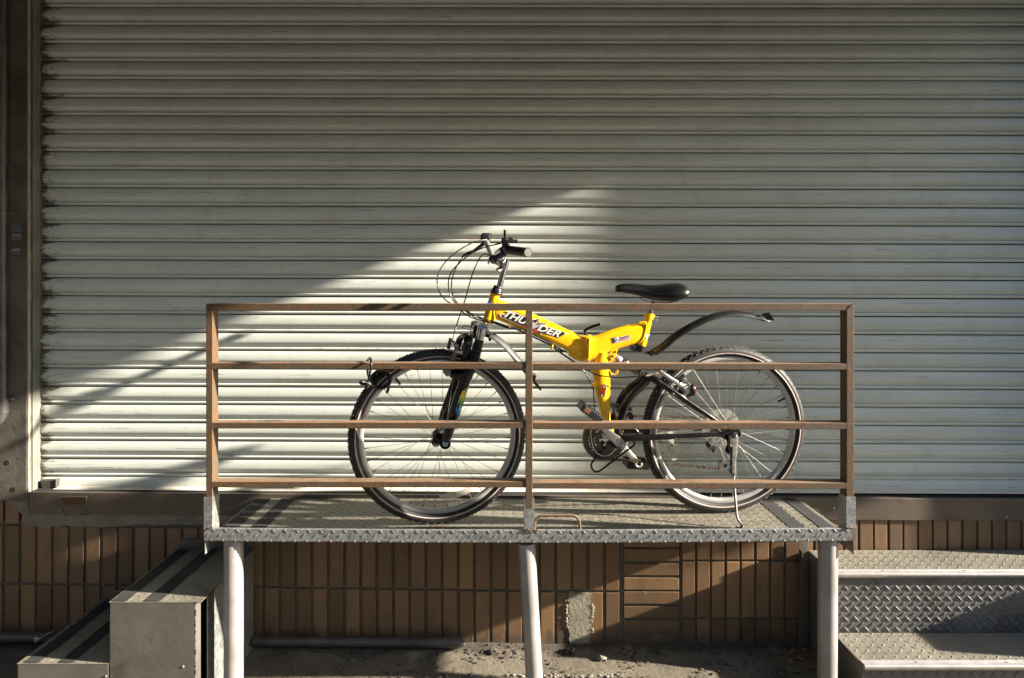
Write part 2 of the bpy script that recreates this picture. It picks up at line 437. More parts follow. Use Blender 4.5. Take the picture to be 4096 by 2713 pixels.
# leaf litter in the dark corner by the right steps
g = MB()
for i in range(40):
    x = 1.26 - abs(random.gauss(0, .13)); y = random.uniform(2.70, 2.93)
    c = Vector((x, y, gh(x, y) + .006)); a = random.uniform(0, 6.28); s = random.uniform(.006, .018)
    u = Vector((math.cos(a), math.sin(a), random.uniform(-.2, .2))) * s; v = Vector((-math.sin(a), math.cos(a), random.uniform(0, .5))) * s * .5
    g.add([c - u, c - u * .3 + v, c + u * .5 + v * .8, c + u * 1.2, c + u * .4 - v, c - u * .4 - v * .9, c + Vector((0, 0, -.003))],
          [(0, 1, 6), (1, 2, 6), (2, 3, 6), (3, 4, 6), (4, 5, 6), (5, 0, 6)])
o = g.build('leaf_litter', M['leaf']); o['kind'] = 'stuff'

# ------------------------------------------------------------------ tiled wall
wall = root('brick_wall', (0, YB, 0), 'low wall of brown vertical tiles under the shutter sill', 'wall')
b = MB(); b.box((-4, YB + .008, -.3), (6, YB + .14, .50)); b.build('mortar', M['mortar'], wall)
def xb(px): return (px - 2048) / F * YB
def zb(py): return EYE - (py - 1165) / F * YB
cache = {}
def tile(px0, px1, py0, py1):
    w = round(xb(px1) - xb(px0), 3); h = round(zb(py0) - zb(py1), 3)
    if (w, h) not in cache:
        mb = MB(); mb.box((-w / 2, -.000, -h / 2), (w / 2, .012, h / 2), .0022)
        t = mb.build('brick', M['brick'], None); cache[(w, h)] = t.data; o = t; o.parent = wall
    else: o = link('brick', cache[(w, h)], wall)
    o.location = ((xb(px0) + xb(px1)) / 2 + random.uniform(-.0008, .0008), random.uniform(-.0012, .0012), (zb(py0) + zb(py1)) / 2 + random.uniform(-.001, .001))
    o.rotation_euler = (random.gauss(0, .004), random.gauss(0, .004), random.gauss(0, .006))
for i in range(-3, 38):
    L = 20 + 64.95 * i; yj = 2336 + .0138 * (L - 150)
    tile(L, L + 53.5, yj - 4 - 226, yj - 4)
    if i != 35: tile(L, L + 53.5, yj + 5, yj + 5 + 226)
for i in (-1, 0): tile(20 + 64.95 * i, 74 + 64.95 * i, 1930, 2096)
hy = [2079, 2135, 2192.5, 2251.5, 2307.7, 2364, 2422, 2478, 2535, 2592]
for a, c in zip(hy[:-1], hy[1:]): tile(2496, 2716, a + 4.5, c - 4.5)
for i in range(0, 29):
    L = 2724.9 + 59.2 * i
    tile(L + 4.5, L + 54.7, 2018, 2240)
    if i < 9:
        tile(L + 4.5, L + 54.7, 2249, 2470); tile(L + 4.5, L + 54.7, 2479, 2610)
# render band above the tiles on the left, with a broken lower edge
b = MB(); up = [(-900, 1900), (80, 1900), (115, 1962), (115, 2040), (1100, 2045)]
lo = []; random.seed(3)
x = 1100
while x > 88:
    lo.append((x, 2098 + 9 * noise.noise((x * .02, 1, 1)) + random.uniform(-3, 3) + (8 if x < 500 else 0))); x -= random.uniform(14, 34)
lo += [(88, 2095), (90, 2055), (66, 2038), (40, 2010), (20, 1996), (6, 1975), (-30, 1965), (-900, 1960)]
pts = [Vector((xb(a), YB - .004, zb(c))) for a, c in up + lo]
b.prism(pts, (0, .02, 0)); b.build('render_band', M['patch'], wall)
# cement patch where a tile is missing
b = MB(); ed = []
for i in range(12): ed.append((2277 + random.uniform(-3, 3), 2366 + 19 * i))
for i in range(12): ed.append((2362 + random.uniform(-4, 4), 2583 - 19 * i))
b.prism([Vector((xb(a), YB - .003, zb(c))) for a, c in ed], (0, .012, 0)); b.build('cement_patch', M['patch'], wall)
b = MB()
for (cx, cy0, cy1) in ((2268, 2400, 2520), (2368, 2410, 2545)):
    for i in range(26):
        y = random.uniform(cy0, cy1); w = random.uniform(3, 11); h = random.uniform(3, 9); c = Vector((xb(cx + random.uniform(-5, 5)), YB - .002, zb(y)))
        b.add([c + Vector((-w * .0011, 0, 0)), c + Vector((0, 0, h * .0011)), c + Vector((w * .0011, 0, 0)), c + Vector((0, 0, -h * .0011)), c + Vector((0, -.0035, 0))],
              [(0, 1, 4), (1, 2, 4), (2, 3, 4), (3, 0, 4)])
b.build('cement_smear', M['patch'], wall, kind='stuff')

# ------------------------------------------------------------------ pillar on the left
pil = root('concrete_pillar', (-2.6, YB, 0), 'stained dark concrete pillar at the left edge beside the shutter', 'pillar')
XP = -2.108
b = MB(); b.box((-4.5, YB - .006, .585), (XP, 3.4, 3.3), .006); b.build('shaft', M['pillar'], pil)
b = MB(); n = 60
for i in range(n):   # chipped white corner strip
    z0 = .60 + (2.7) * i / n; z1 = .60 + 2.7 * (i + 1) / n; w = .008 + .005 * noise.noise((z0 * 9, 3, 1))
    b.box((XP - .001, YB - .004, z0), (XP + .003 + .001 * random.random(), YB + w, z1))
b.build('corner_strip', M['white'], pil)
for (px, py) in ((30, 1851), (54, 1958)):
    c = W(px, py, YB - .006); b = MB(); b.lathe([(.0045, -.0015), (.0095, -.0015), (.0105, .001), (.0045, .001)], 16, Matrix.Translation(c)); b.cyl(c + Vector((0, -.001, 0)), c + Vector((0, .002, 0)), .0048, 12)
    b.build('drill_hole', M['dark'], pil)
# stickers
def text_mesh(body, size, M4, mat, name, parent, off=0.0, ext=.0002, shear=0.0, xs=1.0, sp=1.0, maxw=None):
    cu = bpy.data.curves.new(name, 'FONT'); cu.body = body; cu.size = size; cu.extrude = ext; cu.offset = off; cu.shear = shear
    cu.space_character = sp; cu.resolution_u = 4
    t = bpy.data.objects.new(name, cu); COL.objects.link(t); bpy.context.view_layer.update()
    me = bpy.data.meshes.new_from_object(t.evaluated_get(bpy.context.evaluated_depsgraph_get()))
    bpy.data.objects.remove(t); bpy.data.curves.remove(cu)
    if maxw:
        xx = [v.co.x for v in me.vertices]; w = max(xx) - min(xx); x0_ = min(xx)
        for v in me.vertices: v.co.x = (v.co.x - x0_) * maxw / w
    for v in me.vertices: v.co.x *= xs
    me.transform(M4); me.materials.clear(); me.materials.append(mat)
    o = link(name, me, parent)
    if parent is not None and parent.get('local'): o['local'] = 1
    return o
def frame_m(o, u, v):           # text plane: x along u, y along v
    u = Vector(u).normalized(); v = Vector(v); v = (v - u * u.dot(v)).normalized(); n_ = u.cross(v)
    m = Matrix.Identity(4)
    for i in range(3): m[i][0] = u[i]; m[i][1] = v[i]; m[i][2] = n_[i]; m[i][3] = o[i]
    return m
YP = YB - .007
def sticker(pts, lab, num, numbox, top=None, topmat=None):
    c = W(sum(p[0] for p in pts) / len(pts), sum(p[1] for p in pts) / len(pts), YP)
    r = root('sticker', c, lab, 'sticker', 'stickers on the pillar')
    b = MB(); b.prism([W(x, y, YP) for x, y in pts], (0, .0006, 0)); b.build('paper', M['worn_paper'], r)
    if topmat:
        b = MB(); b.prism([W(x, y, YP - .0004) for x, y in ((pts[0][0] + 1, pts[0][1] + 1), (pts[1][0] - 1, pts[1][1] + 1), (pts[1][0] - 1, pts[1][1] + 9), (pts[0][0] + 1, pts[0][1] + 9))], (0, .0003, 0)); b.build('colour_band', M[topmat], r)
    x0_, y0_, x1_, hh = numbox
    m4 = Matrix.Translation(-Vector(r.location)) @ frame_m(W(x0_, y0_, YP - .0006), (1, 0, 0), (0, 0, 1))
    text_mesh(num, hh / F * YB * 1.38, m4, M['ink'], 'number', r, off=.0004, maxw=(x1_ - x0_) / F * YB)
    if top:
        m4 = Matrix.Translation(-Vector(r.location)) @ frame_m(W(top[0], top[1], YP - .0008), (1, 0, 0), (0, 0, 1))
        text_mesh(top[3], 6.5 / F * YB * 1.3, m4, M['ink'], 'small_print', r, maxw=(top[2] - top[0]) / F * YB)
sticker([(45.5, 903), (81, 903), (83, 925.5), (45, 925.5)], 'small sticker numbered 2536-3535 with a teal band, topmost on the pillar', '2536-3535', (47, 923, 81.5, 10), (49, 911, 80, '======'), 'teal')
sticker([(46, 937), (83, 936), (83.5, 959), (47, 959.5)], 'small white sticker numbered 2596-2777, middle of three on the pillar', '2596-2777', (48, 957.5, 82, 10), (58, 944, 81, '======'))
sticker([(41, 1008), (46, 999), (55, 995), (79, 993), (79, 1016), (60, 1015), (42, 1011)], 'torn peeling sticker, lowest of three on the pillar', '097-870-870', (45, 1011, 77, 7))
# drain pipe on the pillar
dp = root('drain_pipe', W(8, 1660, YB), 'vertical grey conduit with clamps at the far left edge of the pillar', 'pipe')
a = W(6, 1640, YB - .025); b = MB(); b.cyl((a.x, a.y, a.z), (a.x, a.y, 3.2), .021, 16); b.build('tube', M['pipe'], dp)
b = MB(); b.cyl((a.x, a.y, a.z - .012), (a.x, a.y, a.z + .045), .027, 16)
b.tube(smooth_path([(a.x, a.y, a.z), (a.x - .002, a.y, a.z - .02), (a.x - .02, a.y, a.z - .045), (a.x - .06, a.y, a.z - .05)]), .023, 14)
b.build('elbow', M['pipe'], dp)
for py in (1597, 853):
    c = W(6, py, YB - .025); b = MB(); b.cyl((c.x, c.y, c.z - .006), (c.x, c.y, c.z + .006), .026, 16); b.box((c.x, c.y - .003, c.z - .005), (c.x + .045, c.y + .018, c.z + .003), .001); b.build('clamp', M['beam'], dp)

# ------------------------------------------------------------------ roller shutter
sh = root('roller_shutter', (-2.1, YS, .6), 'large closed off-white roller shutter of horizontal ribbed slats', 'shutter')
P = .0809
prof = [(0, .022), (.014, .022), (.020, .004), (.034, -.0022), (.07, -.0050), (.16, -.0078), (.30, -.0104), (.44, -.0118), (.54, -.0118), (.59, -.0102), (.63, -.0072), (.67, -.0048), (.72, -.0036), (.765, -.0020),
        (.785, .0015), (.797, .0020), (.803, -.0030), (.815, -.0062), (.85, -.0082), (.89, -.0084), (.92, -.0070), (.945, -.0058), (.964, -.0048), (.969, .004), (.976, .022), (1.0, .022)]
sb = MB(); Wd = 4.72; NX = 24; random.seed(11)
for i in range(NX + 1):
    x = Wd * i / NX
    for t, y in prof: sb.v.append(Vector((x, y + .0012 * noise.noise((x * 1.3, t * .6, 2)), -t * P)))
m_ = len(prof)
for i in range(NX):
    for k in range(m_ - 1):
        a = i * m_ + k; sb.f.append((a, a + m_, a + m_ + 1, a + 1)); sb.sm.append(True)
slat0 = None
for kk in range(-6, 27):
    yl = 29.7 + 72.1 * kk; yr = 33.7 + 72.65 * kk
    zl = EYE - (yl - 1165) / F * YS; zr = EYE - (yr - 1165) / F * YS
    tilt = -(zr - zl) / ((4096 - 170) / F * YS)
    if slat0 is None:
        o = sb.build('slat', M['shutter'], None); o.parent = sh; slat0 = o
    else: o = link('slat', slat0.data, sh)
    o.location = Vector((-2.102, YS + random.uniform(-.0006, .0006), zl)) - Vector(sh.location)
    o.rotation_euler = (random.gauss(0, .006), tilt, 0)
# bottom bar with a flange that juts out, rust spotted along its lip
def along(prof2, xa, xb_, pl, pr):   # profile [(Y, dz)] from a left base px to a right base px
    vs = []; n_ = len(prof2)
    for px, py in (pl, pr):
        z = EYE - (py - 1165) / F * YS; x = (px - 2048) / F * YS
        for (Y, dz) in prof2: vs.append(Vector((x, Y, z + dz)))
    fs = [(i, (i + 1) % n_, (i + 1) % n_ + n_, i + n_) for i in range(n_)] + [tuple(range(n_))[::-1], tuple(range(n_, 2 * n_))]
    return vs, fs
b = MB(); b.add(*along([(YS - .001, 0), (YS + .012, 0), (YS + .012, -.05), (YS - .001, -.05)], 0, 0, (228, 1905), (4480, 1920)))
b.build('bottom_bar', M['shutter'], sh)
b = MB(); b.add(*along([(YS - .004, -.040), (YS - .044, -.047), (YS - .046, -.050), (YS - .044, -.052), (YS + .004, -.052), (YS + .004, -.040)], 0, 0, (236, 1905), (4480, 1920)))
b.build('bottom_flange', M['flange'], sh)
b = MB(); a = W(172, 1953, YS - .02); c = W(232, 1915, YS - .02); b.box((a.x, YS - .03, a.z), (c.x, YS + .01, c.z - .004), .003); b.box((c.x - .004, YS - .034, a.z - .002), (c.x, YS + .01, c.z), .001)
b.build('latch_block', M['pillar'], sh)
b = MB(); b.box((XP + .0005, YB + .022, .60), (XP + .004, YS + .001, 3.3), .001); b.box((XP + .0045, YS - .001, .60), (XP + .009, YS + .014, 3.3))
b.build('guide_rail', M['rail_guide'], sh)
b = MB(); b.box((-2.3, YS + .02, .5), (3.0, YS + .03, 3.3)); o = b.build('dark_backing', M['dark']); o['kind'] = 'structure'  # dark sheet close behind the slats, stands in for the unlit space there

# ------------------------------------------------------------------ sill
sl = root('steel_sill', (0, YB, .55), 'long brown steel sill channel beneath the shutter, welded lump at left', 'sill')
def beam_pts(y, top, bot):
    pass
b = MB()
pl, pr = 119, 4480
def zz(px, l, r): return EYE - ((l + (r - l) * (px - 119) / (4096 - 119)) - 1165) / F * (YB - .005)
vs = []
for px in (pl, pr):
    x = (px - 2048) / F * (YB - .005)
    zt, zl_ = zz(px, 1969, 1997), zz(px, 2056, 2083)
    vs += [Vector((x, YB - .009, zl_)), Vector((x, YB - .009, zt - .002)), Vector((x, YB - .007, zt)), Vector((x, YS + .02, zt)), Vector((x, YS + .02, zl_))]
b.add(vs, [(0, 1, 6, 5), (1, 2, 7, 6), (2, 3, 8, 7), (3, 4, 9, 8), (4, 0, 5, 9), (0, 4, 3, 2, 1), (5, 6, 7, 8, 9)])
b.build('channel', M['beam'], sl)
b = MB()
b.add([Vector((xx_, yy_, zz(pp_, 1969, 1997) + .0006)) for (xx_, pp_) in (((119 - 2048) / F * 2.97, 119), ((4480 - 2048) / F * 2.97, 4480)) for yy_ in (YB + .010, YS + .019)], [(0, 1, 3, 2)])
b.build('gap_shade', M['sill_shade'], sl)  # dark strip that paints the shade of the gap under the shutter
b = MB(); a = W(246, 2019, YB - .03); c = W(336, 1990, YB - .03); b.box((a.x, YB - .03, a.z), (c.x, YB - .008, c.z), .002)
b.build('welded_block', M['rust'], sl)
g = MB()
for (px, py, r) in ((285, 1988, .006), (240, 2042, .007), (252, 2050, .005), (246, 2034, .004), (266, 2061, .007), (330, 2062, .007), (334, 2002, .005), (224, 2020, .003), (228, 2026, .003), (334, 2045, .003), (345, 2050, .003), (340, 2035, .003), (450, 2048, .003), (456, 2055, .0025)):
    p = W(px, py, YB - .012); blob(p, r, 2)
g.build('weld_spatter', M['galv'], sl, kind='stuff')
for (px, py) in ((4023, 2067), (3334, 2033)):
    p = W(px, py, YB - .01); b = MB(); b.lathe([(0.0001, -.005), (.003, -.0045), (.0055, -.003), (.0065, 0), (.0001, 0)], 16, Matrix.Translation(p), False); b.build('rivet', M['galv'], sl)

# ------------------------------------------------------------------ building parts and added light blockers outside the frame that shade it
cn = root('entrance_canopy', (0, 2.5, 2.92), 'concrete canopy slab projecting above the shutter', 'canopy')
b = MB(); b.box((-5, .55, 2.92), (2.83, 3.4, 3.1), .01); b.build('slab', M['soot'], cn)
pr_ = root('tiled_pier', (3, 3, 0), 'concrete wall pier to the right of the shutter beyond the steps', 'pier')
b = MB(); b.box((2.6, 2.845, -.05), (4.9, 3.4, 6), .01); b.build('shaft', M['conc'], pr_)
sg = root('sun_blocker', (5, 2.6, 2), 'unseen tall blade added right of the pier to shade the shutter', 'light_blocker')
b = MB(); b.box((5.0, 2.33, 1.95), (5.12, 3.2, 5.6), .01); b.build('box', M['white'], sg)  # added blocker, keeps sun off the right part of the shutter
sw = root('ambient_blocker', (-3.6, 1.4, 0), 'unseen dark slab added left of the pillar to cut ambient light', 'wall')
b = MB(); b.box((-3.9, -1.0, -.1), (-3.4, 2.96, 3.2)); b.build('wall', M['asphalt'], sw)  # added blocker, lowers the ambient light at the left
ob = root('opposite_building', (0, -8, 0), 'low grey building across the narrow street', 'building')
b = MB(); b.box((-45, -16, -.1), (45, -8, 5.2)); b.build('wall', M['facade'], ob)
for i in range(-6, 7):
    b = MB(); b.box((i * 6 - 1.6, -8.02, 1.0), (i * 6 + 1.6, -7.97, 3.6)); b.build('window', M['dark'], ob)
b = MB(); b.box((2.6, 2.450, -.05), (3.0, 2.843, .515), .008); tag(b.build('concrete_block', M['conc']), 'low concrete block at the far right end of the steps', 'block')
# ------------------------------------------------------------------ chequer plate
def lugs(mb, o, u, v, n, lu, lv, pitch=.0425, L=.027, w=.0066, h=.0024, off=(0, 0), skip=None):
    """raised bars in a basket pattern on the rectangle o + s*u + t*v"""
    o = Vector(o); u = Vector(u); v = Vector(v); n = Vector(n)
    for par in (0, 1):
        d = (u + v).normalized() if par else (u - v).normalized(); e = d.cross(n)
        i = 0
        s = off[0] + par * pitch / 2
        while s < lu:
            t = off[1] + par * pitch / 2
            while t < lv:
                if s > L * .3 and s < lu - L * .3 and t > -1e-6 and not (skip and skip(s, t)):
                    c = o + u * s + v * t
                    k = random.uniform(.85, 1.1)
                    l = L * k
                    def P_(a, b_, z): 
                        q = c + d * a * l + e * b_ * w + n * z
                        tt = (q - o).dot(v)
                        if tt > lv: q -= v * (tt - lv)
                        if tt < 0: q -= v * tt
                        return q
                    mb.add([P_(-.5, 0, 0), P_(-.28, .5, 0), P_(.28, .5, 0), P_(.5, 0, 0), P_(.28, -.5, 0), P_(-.28, -.5, 0), P_(-.25, 0, h * k), P_(.25, 0, h * k)],
                           [(0, 1, 6), (1, 2, 7, 6), (2, 3, 7), (3, 4, 7), (4, 5, 6, 7), (5, 0, 6)], True)
                t += pitch
            s += pitch

# ------------------------------------------------------------------ platform
YF = 2.48
pf = root('steel_platform', (.06, 2.7, ZG), 'raised galvanised chequer plate platform on three pale round legs', 'platform')
def xf(px): return (px - 2048) / F * YF
def zf(py): return EYE - (py - 1165) / F * YF
XL, XR = xf(816), xf(3420)
b = MB(); b.box((-1.10, YF + .006, ZD - .006), (1.245, 2.968, ZD), .0005)
b.build('deck', M['deck'], pf)
DT = ((-1.098, -1.042), (-.9935, -.9356), (1.056, 1.114), (1.171, 1.226))
ind = lambda s_, t_: any(a - .003 < -1.095 + s_ < c + .003 for a, c in DT)
b = MB(); lugs(b, (-1.095, 2.50, ZD - .0002), (1, 0, 0), (0, 1, 0), (0, 0, 1), 2.33, .46, skip=ind)
b.build('deck_tread', M['deck'], pf, kind='stuff')
b = MB(); lugs(b, (-1.095, 2.50, ZD + .0006), (1, 0, 0), (0, 1, 0), (0, 0, 1), 2.33, .46, skip=lambda s_, t_: not ind(s_, t_))
b.build('taped_tread', M['tape'], pf, kind='stuff')
# front fascia, a bent strip slightly bowed down in the middle
b = MB(); n = 40; vs = []
zt = lambda x: zf(2113 + 7.5 * max(0, 1 - ((x - .05) / 1.15) ** 2)); zl2 = lambda x: zf(2166 + 7 * max(0, 1 - ((x - .05) / 1.15) ** 2))
pr2 = [(.0, 'b', .004), (0, 't', -.003), (.003, 't', 0), (.008, 't', 0), (.008, 'b', .008), (.03, 'b', .004), (.03, 'b', 0), (.004, 'b', 0)]
for i in range(n + 1):
    x = XL + (XR - XL) * i / n
    for dy, k_, dz in pr2: vs.append(Vector((x, YF + dy, (zt(x) if k_ == 't' else zl2(x)) + dz)))
m_ = len(pr2)
fs = [(i * m_ + k_, i * m_ + (k_ + 1) % m_, (i + 1) * m_ + (k_ + 1) % m_, (i + 1) * m_ + k_) for i in range(n) for k_ in range(m_)]
fs += [tuple(range(m_)), tuple(range(n * m_, (n + 1) * m_))[::-1]]
b.add(vs, fs); b.build('fascia', M['galv'], pf)
b = MB(); hF = .047
i = 0; x = XL + .006
while x < XR - .02:
    for (dx, t, sgn, ln) in ((0, hF * .52, 1, .0245), (.0217, hF - .0075, -1, .0205), (.0112, .0045, -1, .0115)):
        xx = x + dx + .008
        if xx > XR - .012: continue
        c = Vector((xx, YF, zl2(xx) + t)); d = Vector((1, 0, sgn * 1.05)).normalized(); e = Vector((d.z, 0, -d.x)); w = .0050
        def P_(a, b_, z): return c + d * a * ln + e * b_ * w + Vector((0, -z, 0))
        b.add([P_(-.5, 0, 0), P_(-.25, .5, 0), P_(.25, .5, 0), P_(.5, 0, 0), P_(.25, -.5, 0), P_(-.25, -.5, 0), P_(-.22, 0, .0017), P_(.22, 0, .0017)],
              [(0, 1, 6), (1, 2, 7, 6), (2, 3, 7), (3, 4, 7), (4, 5, 6, 7), (5, 0, 6)], True)
    x += .0434
b.build('fascia_tread', M['galv'], pf, kind='stuff')
for x, s in ((XL, 1), (XR - .003, 1)):
    b = MB(); b.box((x, YF + .004, zf(2219)), (x + .003, 2.965, ZD - .007), .0006); b.build('side_apron', M['galv'], pf)
b = MB(); b.box((-1.05, 2.93, ZD - .05), (1.2, 2.96, ZD - .0065), .001); b.build('rear_bearer', M['galv'], pf)
# tape strips on the deck: they follow the raised bars
def tape(x0_, x1_, ya, yb, z, par, jag=.0015):
    b = MB(); n = 24; L_ = []; R_ = []
    for i in range(n + 1):
        y = ya + (yb - ya) * i / n
        L_.append(Vector((x0_ + random.uniform(-jag, jag), y, z + random.uniform(0, .0012)))); R_.append(Vector((x1_ + random.uniform(-jag, jag), y, z + random.uniform(0, .0012))))
    vs = L_ + R_; b.add(vs, [(i, i + n + 1, i + n + 2, i + 1) for i in range(n)]); return b.build('grip_tape', M['tape'], par)
for a, c in ((-1.098, -1.042), (-.9935, -.9356), (1.056, 1.114), (1.171, 1.226)): tape(a, c, 2.50, 2.965, ZD + .0016, pf)
# legs
def leg(p0, p1, r):
    b = MB(); b.cyl(p0, p1, r, 40); return b.build('leg', M['leg'], pf)
leg((xf(933.5) * 1.017, 2.524, zf(2166) + .0), (xf(933.5) * 1.017, 2.524, ZG - .02), .0345)
a = W(2106, 2171, 2.524); c = W(2137.5, 2713, 2.524); d = (c - a) / (a.z - c.z); leg(a, a + d * (a.z - ZG + .02), .0315)
leg((1.168, 2.524, zf(2166)), (1.165, 2.524, ZG - .02), .0345)
for x in (-1.02, .06, 1.16):
    b = MB(); b.box((x - .045, 2.475 + .008, zf(2164) - .0005), (x + .045, 2.575, zf(2160)), .001); b.build('leg_plate', M['galv'], pf)
# sockets
def socket(px0, px1, pyt, pyb):
    xa, xb_ = xf(px0), xf(px1); b = MB(); t = .003; z0, z1 = zf(pyb), zf(pyt)
    b.box((xa, YF - .0015, z0), (xb_, YF + .0015, z1), .0008)
    b.box((xb_ - .003, YF + .0018, z0 + .001), (xb_, YF + .057, z1 - .0005), .0008)
    b.box((xa, YF + .0018, z0 + .001), (xa + .003, YF + .057, z1 - .0005), .0008)
    for x in (xa, xb_ - .003): b.box((x, YF + .010, ZD + .0005), (x + .003, YF + .057, z0 + .0008))
    return b
socket(815, 850, 1989, 2114).build('post_socket', M['galv'], pf)
socket(2096, 2136.5, 1997, 2121).build('post_socket', M['galv'], pf)
socket(3384, 3422, 1988, 2114).build('post_socket', M['galv'], pf)
g = MB()
for (cx, n_) in ((832, 9), (2115, 16), (3402, 10), (2148, 5)):
    for i in range(n_): p = W(cx + random.uniform(-16, 16), (2112 if cx < 1000 or cx > 3000 else 2121) + random.uniform(-3, 5), YF - .002); blob(p, random.uniform(.002, .0045), 2)
g.build('weld_bead', M['rust'], pf, kind='stuff')
# rusty grab handle
b = MB(); hp = [W(2139, 2125, YF + .015), W(2139, 2100, YF + .015), W(2143, 2080, YF + .015), W(2156, 2067, YF + .015), W(2180, 2063, YF + .015), W(2280, 2063, YF + .015), W(2302, 2067, YF + .015), W(2314, 2079, YF + .015), W(2319, 2098, YF + .015), W(2320, 2125, YF + .015)]
b.tube(smooth_path(hp, 5), .0048, 12)
tag(b.build('grab_handle', M['rust']), 'small rusty orange bar handle welded at the platform edge', 'handle')

# ------------------------------------------------------------------ railing
rl = root('rusty_railing', (.06, 2.5, ZD), 'rusty brown box-section railing with four bars and three posts', 'railing')
DY = .0515
def bar(x0_, x1_, z0, z1, name, y0_=YF, dy=DY):
    b = MB(); b.box((x0_, y0_, z0), (x1_, y0_ + dy, z1), .0016); return b.build(name, M['rust'], rl)
xl0, xl1 = xf(823.5), xf(849.5); xm0, xm1 = xf(2102.5), xf(2130); xr0, xr1 = xf(3387), xf(3417)
ztop = zf(1214.5)
bar(xl0, xl1, zf(1995) - .03, ztop - .0005, 'post')
bar(xr0, xr1, zf(1995) - .03, ztop - .0005, 'post')
bar(xm0, xm1, zf(2002) - .03, zf(1242.5), 'post', YF - .002)
bar(xl1 + .0003, xr0 - .0003, zf(1243), ztop, 'rail')
for (l, r_) in (((1452.5, 1477), (1455, 1480)), ((1691, 1715), (1692, 1718)), ((1927.5, 1951), (1932, 1956))):
    bar(xl1 + .0003, xm0 - .0003, zf(l[1]), zf(l[0]), 'rail'); bar(xm1 + .0003, xr0 - .0003, zf(r_[1]), zf(r_[0]), 'rail')
g = MB()
for x, zc in ((xl1, None), (xr0, None)):
    for i in range(14):
        t = i / 13; blob((x + (-1 if x < 0 else 1) * (.0225) * (1 - t), YF - .0006, zf(1216 + 25 * t)), .0015, 1)
for (py) in (1465, 1703, 1940):
    for x in (xl1, xm0, xm1, xr0):
        for i in range(8): blob((x, YF + .0005, zf(py - 11 + 3.2 * i)), .0016, 1)
g.build('weld_bead', M['rust'], rl, kind='stuff')

# ------------------------------------------------------------------ left steps (climb to the right, along the wall)
ls = root('left_steps', (-1.45, 2.7, ZG), 'two sheet steel steps with black grip stripes left of the platform', 'steps')
Yfs = 2.462
def step_left(xa, xb_, z, tapes, back, xpanel):
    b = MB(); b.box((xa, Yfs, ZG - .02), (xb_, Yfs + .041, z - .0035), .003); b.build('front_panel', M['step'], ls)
    b = MB(); b.box((xa - .002, Yfs - .001, z - .003), (xpanel, YB - .012, z), .0008); b.build('tread', M['deck'], ls)
    ind2 = lambda s_, t_: any(a - .003 < xa + s_ < c + .003 for a, c in tapes)
    b = MB(); lugs(b, (xa, Yfs, z - .0002), (1, 0, 0), (0, 1, 0), (0, 0, 1), xpanel - xa - .004, YB - .03 - Yfs, skip=ind2); b.build('tread_pattern', M['deck'], ls, kind='stuff')
    b = MB(); lugs(b, (xa, Yfs, z + .0006), (1, 0, 0), (0, 1, 0), (0, 0, 1), xpanel - xa - .004, YB - .03 - Yfs, skip=lambda s_, t_: not ind2(s_, t_)); b.build('taped_pattern', M['tape'], ls, kind='stuff')
    b = MB(); b.box((xa, YB - .016, z + .0005), (xpanel, YB - .003, z + .006), .001); b.box((xa + .012 if back else xa + .03, YB - .008, z + .006), (xpanel - .004, YB - .004, z + .045), .001); b.build('wall_flange', M['step'], ls)
    for a, c in tapes: tape(a, c, Yfs + .001, YB - .018, z + .0016, ls)
step_left(-1.452, -1.140, .379, ((-1.445, -1.392), (-1.329, -1.271)), True, -1.1215)
step_left(-1.784, -1.4545, .157, ((-1.7625, -1.710), (-1.639, -1.584)), False, -1.4545)
b = MB(); b.box((-1.1255, 2.517, ZG - .02), (-1.1215, YB - .012, .3745), .001); b.build('side_panel', M['galv'], ls)
b = MB(); b.box((-1.4512, Yfs + .043, ZG - .02), (-1.4482, YB - .012, .3745), .001); b.build('side_panel', M['step'], ls)
b = MB(); b.box((-1.786, Yfs + .045, ZG - .02), (-1.783, YB - .012, .153), .001); b.build('side_panel', M['step'], ls)
for (px, py, z) in ((732, 2667, 0), (423, 2706, 0)):
    p = W(px, py, Yfs); b = MB(); b.lathe([(0.0001, -.003), (.003, -.0025), (.005, 0), (.0001, 0)], 12, Matrix.Translation(p), False); b.build('rivet', M['galv'], ls)
p = MB()
for (x, z0, z1) in ((-1.451, .33, .37), (-1.141, .05, .375)):
    for i in range(22): 
        zc = random.uniform(z0, z1); p.box((x - .0018, Yfs - .0006, zc), (x + .0012, Yfs + .002, zc + random.uniform(.003, .012)))
p.build('rust_edge', M['rust'], ls, kind='stuff')

# ------------------------------------------------------------------ right steps (descend towards the street)
rs = root('right_steps', (1.9, 2.7, ZG), 'wide galvanised chequer plate steps to the right of the platform', 'steps')
X0, X1 = 1.288, 2.598
ZU, ZL = .374, .131
YU, YR, YN = 2.728, 2.737, 2.500
skp = None
def tread(z, ya, yb):
    b = MB(); b.box((X0, ya, z - .004), (X1, yb, z), .0006); b.build('tread', M['deck'], rs)
    b = MB(); lugs(b, (X0, ya + .030, z - .0002), (1, 0, 0), (0, 1, 0), (0, 0, 1), X1 - X0, yb - ya - .031, L=.029, w=.007, h=.0026, skip=skp); b.build('tread_pattern', M['deck'], rs, kind='stuff')
tread(ZU, YU, YB - .006); tread(ZL, YN + .004, YR - .001)
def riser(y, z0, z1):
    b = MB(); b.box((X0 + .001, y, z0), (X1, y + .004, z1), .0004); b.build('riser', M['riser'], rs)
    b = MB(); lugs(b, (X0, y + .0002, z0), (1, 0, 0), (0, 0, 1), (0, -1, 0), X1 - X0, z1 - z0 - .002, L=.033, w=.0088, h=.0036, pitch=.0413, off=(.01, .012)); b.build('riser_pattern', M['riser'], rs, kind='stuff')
riser(YR, ZL + .0005, ZU - .004); riser(YN + .012, ZG - .02, ZL - .004)
